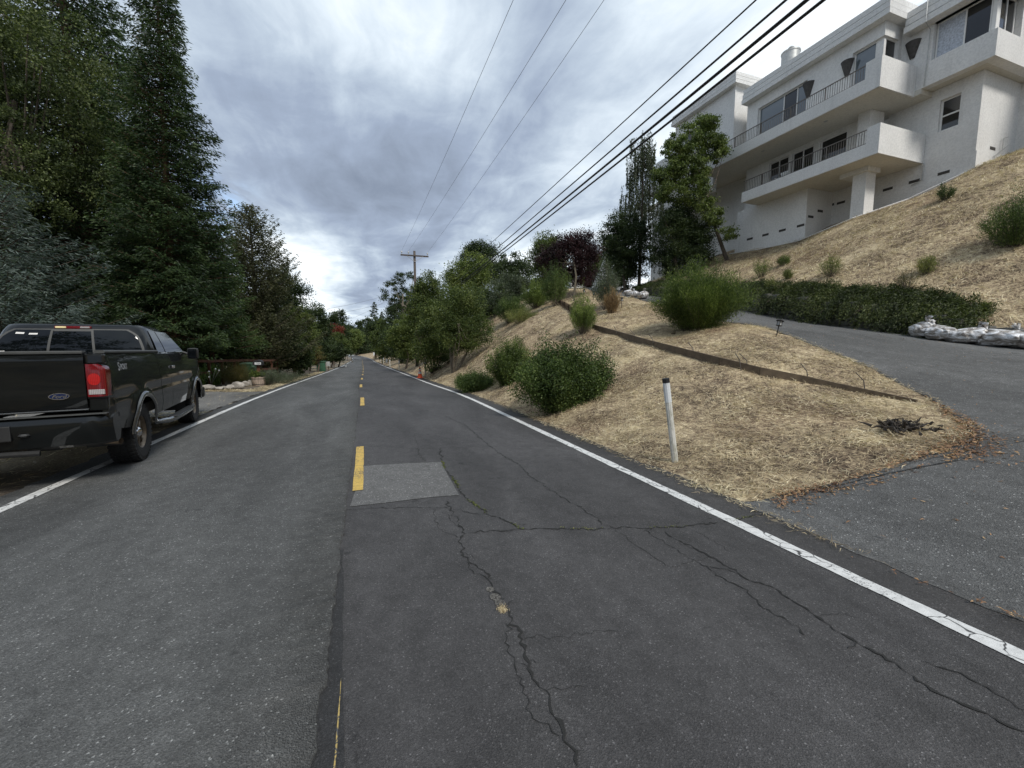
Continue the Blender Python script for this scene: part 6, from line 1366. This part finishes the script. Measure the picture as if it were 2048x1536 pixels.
# side windows
for s in (-1, 1):
    for (y0, y1, z0, z1, sl0, sl1) in ((1.22, 1.66, 1.505, 1.86, .12, .0), (1.72, 3.02, 1.505, 1.86, .0, -.62)):
        vs = []; n = 8
        for j in range(n + 1):
            z = z0 + (z1 - z0) * j / n; u = j / n; hw, yb, yf = cab_ring(z)
            for i in range(n + 1): y = (y0 + sl0 * u) + ((y1 + sl1 * u) - (y0 + sl0 * u)) * i / n; vs.append((s * (hw + .004), y, z))
        m = MB(); m.add(vs, [(j * (n + 1) + i, j * (n + 1) + i + 1, (j + 1) * (n + 1) + i + 1, (j + 1) * (n + 1) + i) for j in range(n) for i in range(n)]); tb(m, 'side_window', M_TINT_SIDE, smooth=True)
m = MB(); vs = []; n = 10
for j in range(n + 1):
    z = 1.51 + .34 * j / n; hw, yb, yf = cab_ring(z)
    for i in range(n + 1): u = -.86 + 1.72 * i / n; vs.append((u * hw, yf + .06 * (1 - u * u) + .006, z))
m.add(vs, [(j * (n + 1) + i, j * (n + 1) + i + 1, (j + 1) * (n + 1) + i + 1, (j + 1) * (n + 1) + i) for j in range(n) for i in range(n)]); tb(m, 'windshield', M_TINT, smooth=True)
# high brake light
bl = MB().bbox(-.2, .2, 1.085, 1.14, 1.868, 1.908, .012); bl = tb(bl, 'high_brake_light', M_REDLENS); tb(MB().bbox(-.185, -.07, 1.078, 1.09, 1.875, 1.902, .005), 'lens', M_AMBER, bl); tb(MB().bbox(.08, .185, 1.078, 1.09, 1.875, 1.902, .005), 'lens', M_CLEARLENS, bl)
# hood, floor, front
m = MB(); vs = []; ny_, nx_ = 10, 12
for j in range(ny_ + 1):
    y = 3.0 + 1.65 * j / ny_
    for i in range(nx_ + 1): u = -1 + 2 * i / nx_; vs.append((u * (halfw(y, 1.4) - .06), y, ztop(y) + .012 + .05 * (1 - u * u) * (1 - .5 * j / ny_)))
m.add(vs, [(j * (nx_ + 1) + i, j * (nx_ + 1) + i + 1, (j + 1) * (nx_ + 1) + i + 1, (j + 1) * (nx_ + 1) + i) for j in range(ny_) for i in range(nx_)]); tb(m, 'hood', M_PAINT, ang=40)
tb(MB().box(-.84, .84, -1.1, .96, .86, .92).box(-.84, .84, .93, .98, .9, 1.47), 'bed_floor', M_BLACKPL); tb(MB().box(-.5, .5, -1.0, 4.4, .42, .6), 'chassis', M_BLACKPL)
tb(MB().bbox(-.9, .9, 4.52, 4.64, .62, 1.24, .03), 'grille', M_BLACKPL); tb(MB().bbox(-.97, .97, 4.55, 4.78, .42, .66, .04), 'front_bumper', M_PAINT)
for s in (-1, 1): tb(MB().bbox(min(s * .6, s * .9), max(s * .6, s * .9), 4.6, 4.67, .95, 1.18, .02), 'headlight', M_CLEARLENS)
# tailgate
tg = MB(); prof = [(-1.165, .90), (-1.18, .93), (-1.183, 1.08), (-1.178, 1.36), (-1.186, 1.40), (-1.178, 1.49), (-1.13, 1.50), (-1.10, 1.46), (-1.10, .90)]; tg.prism(prof, -.815, .815); tgo = tb(tg, 'tailgate', M_PAINT, ang=35)
tb(MB().bbox(-.815, .815, -1.19, -1.09, 1.50, 1.535, .01), 'tailgate_cap', M_GREYCAP, tgo); tb(MB().bbox(-.82, .82, -1.181, -1.16, .875, .888, .004), 'trim_strip', M_CHROMEDK, tgo)
em = MB(); N_ = 40
for (a, b, y0, y1) in ((.084, .036, -1.197, -1.18),): em.add([(.60 + a * math.cos(2 * math.pi * i / N_), y0, 1.04 + b * math.sin(2 * math.pi * i / N_)) for i in range(N_)] + [(.60 + a * 1.04 * math.cos(2 * math.pi * i / N_), y1, 1.04 + b * 1.06 * math.sin(2 * math.pi * i / N_)) for i in range(N_)], [tuple(range(N_))] + [(i, (i + 1) % N_, N_ + (i + 1) % N_, N_ + i) for i in range(N_)])
eo = tb(em, 'oval_badge', M_CHROME, tgo); em = MB(); em.add([(.60 + .076 * math.cos(2 * math.pi * i / N_), -1.1985, 1.04 + .028 * math.sin(2 * math.pi * i / N_)) for i in range(N_)], [tuple(range(N_))]); tb(em, 'badge_field', plain('badge_blue', (.006, .015, .06), .2), tgo)
V, F = text_mesh('Ford', .048, .0012, .35, .001, 1.25); q = MB(); q.add([(.60 + v[0], -1.2005 - v[2], 1.038 + v[1]) for v in V], F); tb(q, 'badge_lettering', M_CHROME, tgo)
# rear corner panels and lights
for s in (-1, 1):
    x0, x1 = sorted((s * .83, s * .985)); m = MB(); m.bbox(x0, x1, -1.175, -1.10, .86, 1.02, .02); tb(m, 'rear_corner', M_PAINT); m = MB(); m.bbox(x0, x1, -1.175, -1.10, 1.385, 1.50, .02); tb(m, 'rear_corner', M_PAINT)
    m = MB(); nn = 8; vs = []
    for j in range(11):
        z = 1.02 + .365 * j / 10; u = j / 10; top = max(0, u - .72) / .28; o_ = .935 + .052 * math.sqrt(max(0, 1 - top ** 2.2)) - .0
        for i in range(nn + 1):
            a = math.pi / 2 * i / nn; r1 = .055; xx = s * (.83 + (o_ - .80 - r1) * 1) if i == 0 else None
            px_ = .83 if i == 0 else (o_ - r1 + r1 * math.sin(math.pi / 2 * (i - 1) / (nn - 2)) if i < nn else o_); py_ = -1.195 if i == 0 else (-1.195 + r1 * (1 - math.cos(math.pi / 2 * (i - 1) / (nn - 2))) if i < nn else -1.03)
            vs.append((s * px_, py_, z))
    fs = [(j * (nn + 1) + i, j * (nn + 1) + i + 1, (j + 1) * (nn + 1) + i + 1, (j + 1) * (nn + 1) + i) for j in range(10) for i in range(nn)]; m.add(vs, fs); m.f += [tuple(range(10 * (nn + 1), 11 * (nn + 1)))[::-1], tuple(range(nn + 1))]; tl = tb(m, 'tail_light', M_REDLENS, ang=50)
    a, b = sorted((s * .84, s * .975)); tb(MB().bbox(a, b, -1.1985, -1.19, 1.045, 1.10, .004), 'reverse_lens', M_CLEARLENS, tl)
    mm = MB(); nq = 28; mm.add([(s * (.893 + .052 * math.cos(2 * math.pi * i / nq)), -1.1975, 1.215 + .066 * math.copysign(abs(math.sin(2 * math.pi * i / nq)) ** .8, math.sin(2 * math.pi * i / nq))) for i in range(nq)], [tuple(range(nq))]); tb(mm, 'brake_lens', M_REDGLOW, tl)
    a, b = sorted((s * .825, s * 1.003)); tb(MB().bbox(a, b, -1.188, -1.04, 1.00, 1.022, .006), 'lens_surround', M_PAINT, tl)
# bumper: painted roll with step
m = MB(); prof = [(-1.13, .82), (-1.24, .80), (-1.285, .76), (-1.29, .70), (-1.265, .60), (-1.235, .50), (-1.19, .47), (-1.1, .50), (-1.06, .6), (-1.06, .8)]; n = 26; vs = []
for i in range(n + 1):
    u = -1 + 2 * i / n; x = 1.0 * u; k = max(0, abs(u) - .82) / .18
    for y, z in prof: vs.append((x, y + .16 * k ** 2.2, z + (.03 * (1 - min(1, abs(u) / .3)) if z < .5 else 0)))
P_ = len(prof); m.add(vs, [(i * P_ + k, (i + 1) * P_ + k, (i + 1) * P_ + (k + 1) % P_, i * P_ + (k + 1) % P_) for i in range(n) for k in range(P_)] + [tuple(range(P_)), tuple(range(n * P_, (n + 1) * P_))]); bo = tb(m, 'rear_bumper', M_PAINT, ang=30)
tb(MB().bbox(-.98, .98, -1.225, -1.13, .822, .835, .004), 'step_pad', M_GREYCAP, bo); tb(MB().bbox(-.25, .25, -1.30, -1.27, .60, .76, .01), 'plate_recess', M_BLACKPL, bo)
for s in (-1, 1): tb(MB().lathe([(.03, 0), (.034, .04), (.05, .02)], 14, at=(s * .34, -1.27, .63)), 'plate_lamp', M_BLACKPL, bo)
m = MB(); m.tube([(-.42, -1.22, .44), (-.2, -1.25, .455), (.2, -1.25, .455), (.42, -1.22, .44)], .03, 8); tb(m, 'hitch_bar', M_RUBBER)
m = MB(); m.tube([(.4, .3, .42), (.45, -.5, .42), (.72, -.62, .42), (.93, -.70, .41)], .038, 12, cap=False); tb(m, 'exhaust', plain('rusty_exhaust', (.34, .26, .19), .45, .8, .3), smooth=True)
V, F = text_mesh('S', .14, .001, .35, .003); q = MB(); q.add([(1.0, -.70 + v[0], 1.335 + v[1]) for v in V], F); V, F = text_mesh('PORT', .095, .001, .25, .003); q.add([(1.0, -.525 + v[0], 1.33 + v[1]) for v in V], F)
q.v = [(halfw(v[1], v[2]) + .003, v[1], v[2]) for v in q.v]; tb(q, 'side_lettering', plain('silver_decal', (.7, .7, .7), .5))
# wheels: tyre with blocks, spoked alloy
def wheel(s, a):
    x0 = s * .835; outer = s; m = MB(); prof = [(.225, -.12), (.27, -.135), (.34, -.14), (.385, -.125), (.398, -.10), (.398, .10), (.385, .125), (.34, .14), (.27, .135), (.225, .12)]; m.lathe(prof, 44, 'x', at=(x0, a, RW)); nb_ = 40
    for i in range(nb_):
        an = 2 * math.pi * i / nb_; M = Matrix.Translation((x0, a, RW)) @ Matrix.Rotation(an, 4, 'X')
        for j, cx_ in enumerate((-.105, -.045, .02, .085)):
            m.box(cx_ - .024, cx_ + .024, -.020 + .008 * (j % 2), .016 + .008 * (j % 2), .394, .409, M)
        for e in (-1, 1): m.box(e * .128 - .012, e * .128 + .010, -.018, .014, .34, .395, M)
    wo = tb(m, 'wheel', M_RUBBER); fx = s * .11; m = MB()
    m.lathe([(.225, -s * .12), (.225, fx - s * .02), (.238, fx), (.228, fx + s * .006), (.205, fx - s * .02), (.20, fx - s * .09)], 40, 'x', at=(x0, a, RW)); tb(m, 'rim', M_RIM, wo, ang=40)
    m = MB()
    for i in range(8):
        M = Matrix.Translation((x0, a, RW)) @ Matrix.Rotation(2 * math.pi * i / 8, 4, 'X'); w1, w2 = .022, .032; xa, xb = fx - s * .045, fx - s * .015
        vs = [M @ Vector(v) for v in ((xa, -w1, .06), (xa, w1, .06), (xa, w2, .21), (xa, -w2, .21), (xb - s * .0, -w1 * .7, .06), (xb, w1 * .7, .06), (xb - s * .012, w2 * .7, .21), (xb - s * .012, -w2 * .7, .21))]; m.add(vs, [(0, 1, 2, 3), (4, 7, 6, 5), (0, 4, 5, 1), (1, 5, 6, 2), (2, 6, 7, 3), (3, 7, 4, 0)])
    tb(m, 'spokes', M_RIM, wo); m = MB(); m.lathe([(0, fx + s * .012), (.03, fx + s * .010), (.055, fx - s * .005), (.075, fx - s * .02), (.08, fx - s * .05)], 24, 'x', at=(x0, a, RW)); tb(m, 'hub_cap', M_CHROME, wo, smooth=True)
    m = MB(); m.lathe([(0, 0), (.19, 0)], 24, 'x', at=(x0 + fx - s * .1, a, RW)); tb(m, 'brake_disc', M_BLACKPL, wo)
for s in (-1, 1):
    for a in AX: wheel(s, a)

# white garden chair on the lower balcony
t = thing('patio_chair', 'white patio chair behind the lower balcony railing', 'chair', (21.7, 17.1, 9.79)); x, y, z = 21.7, 17.1, 9.79
MB().bbox(x - .24, x + .24, y - .24, y + .24, z + .40, z + .44, .012).build('seat', M_TRIM, t)
m = MB(); [m.box(x + .21, x + .24, y - .22 + k * .09, y - .16 + k * .09, z + .44, z + .92) for k in range(5)]; m.box(x + .205, x + .245, y - .24, y + .24, z + .88, z + .95); m.build('backrest', M_TRIM, t)
for a in (-.21, .21):
    for b in (-.21, .21): MB().box(x + a - .018, x + a + .018, y + b - .018, y + b + .018, z, z + .40).build('leg', M_TRIM, t)
for b in (-.25, .25): MB().box(x - .22, x + .22, y + b - .02, y + b + .02, z + .62, z + .65).build('armrest', M_TRIM, t)
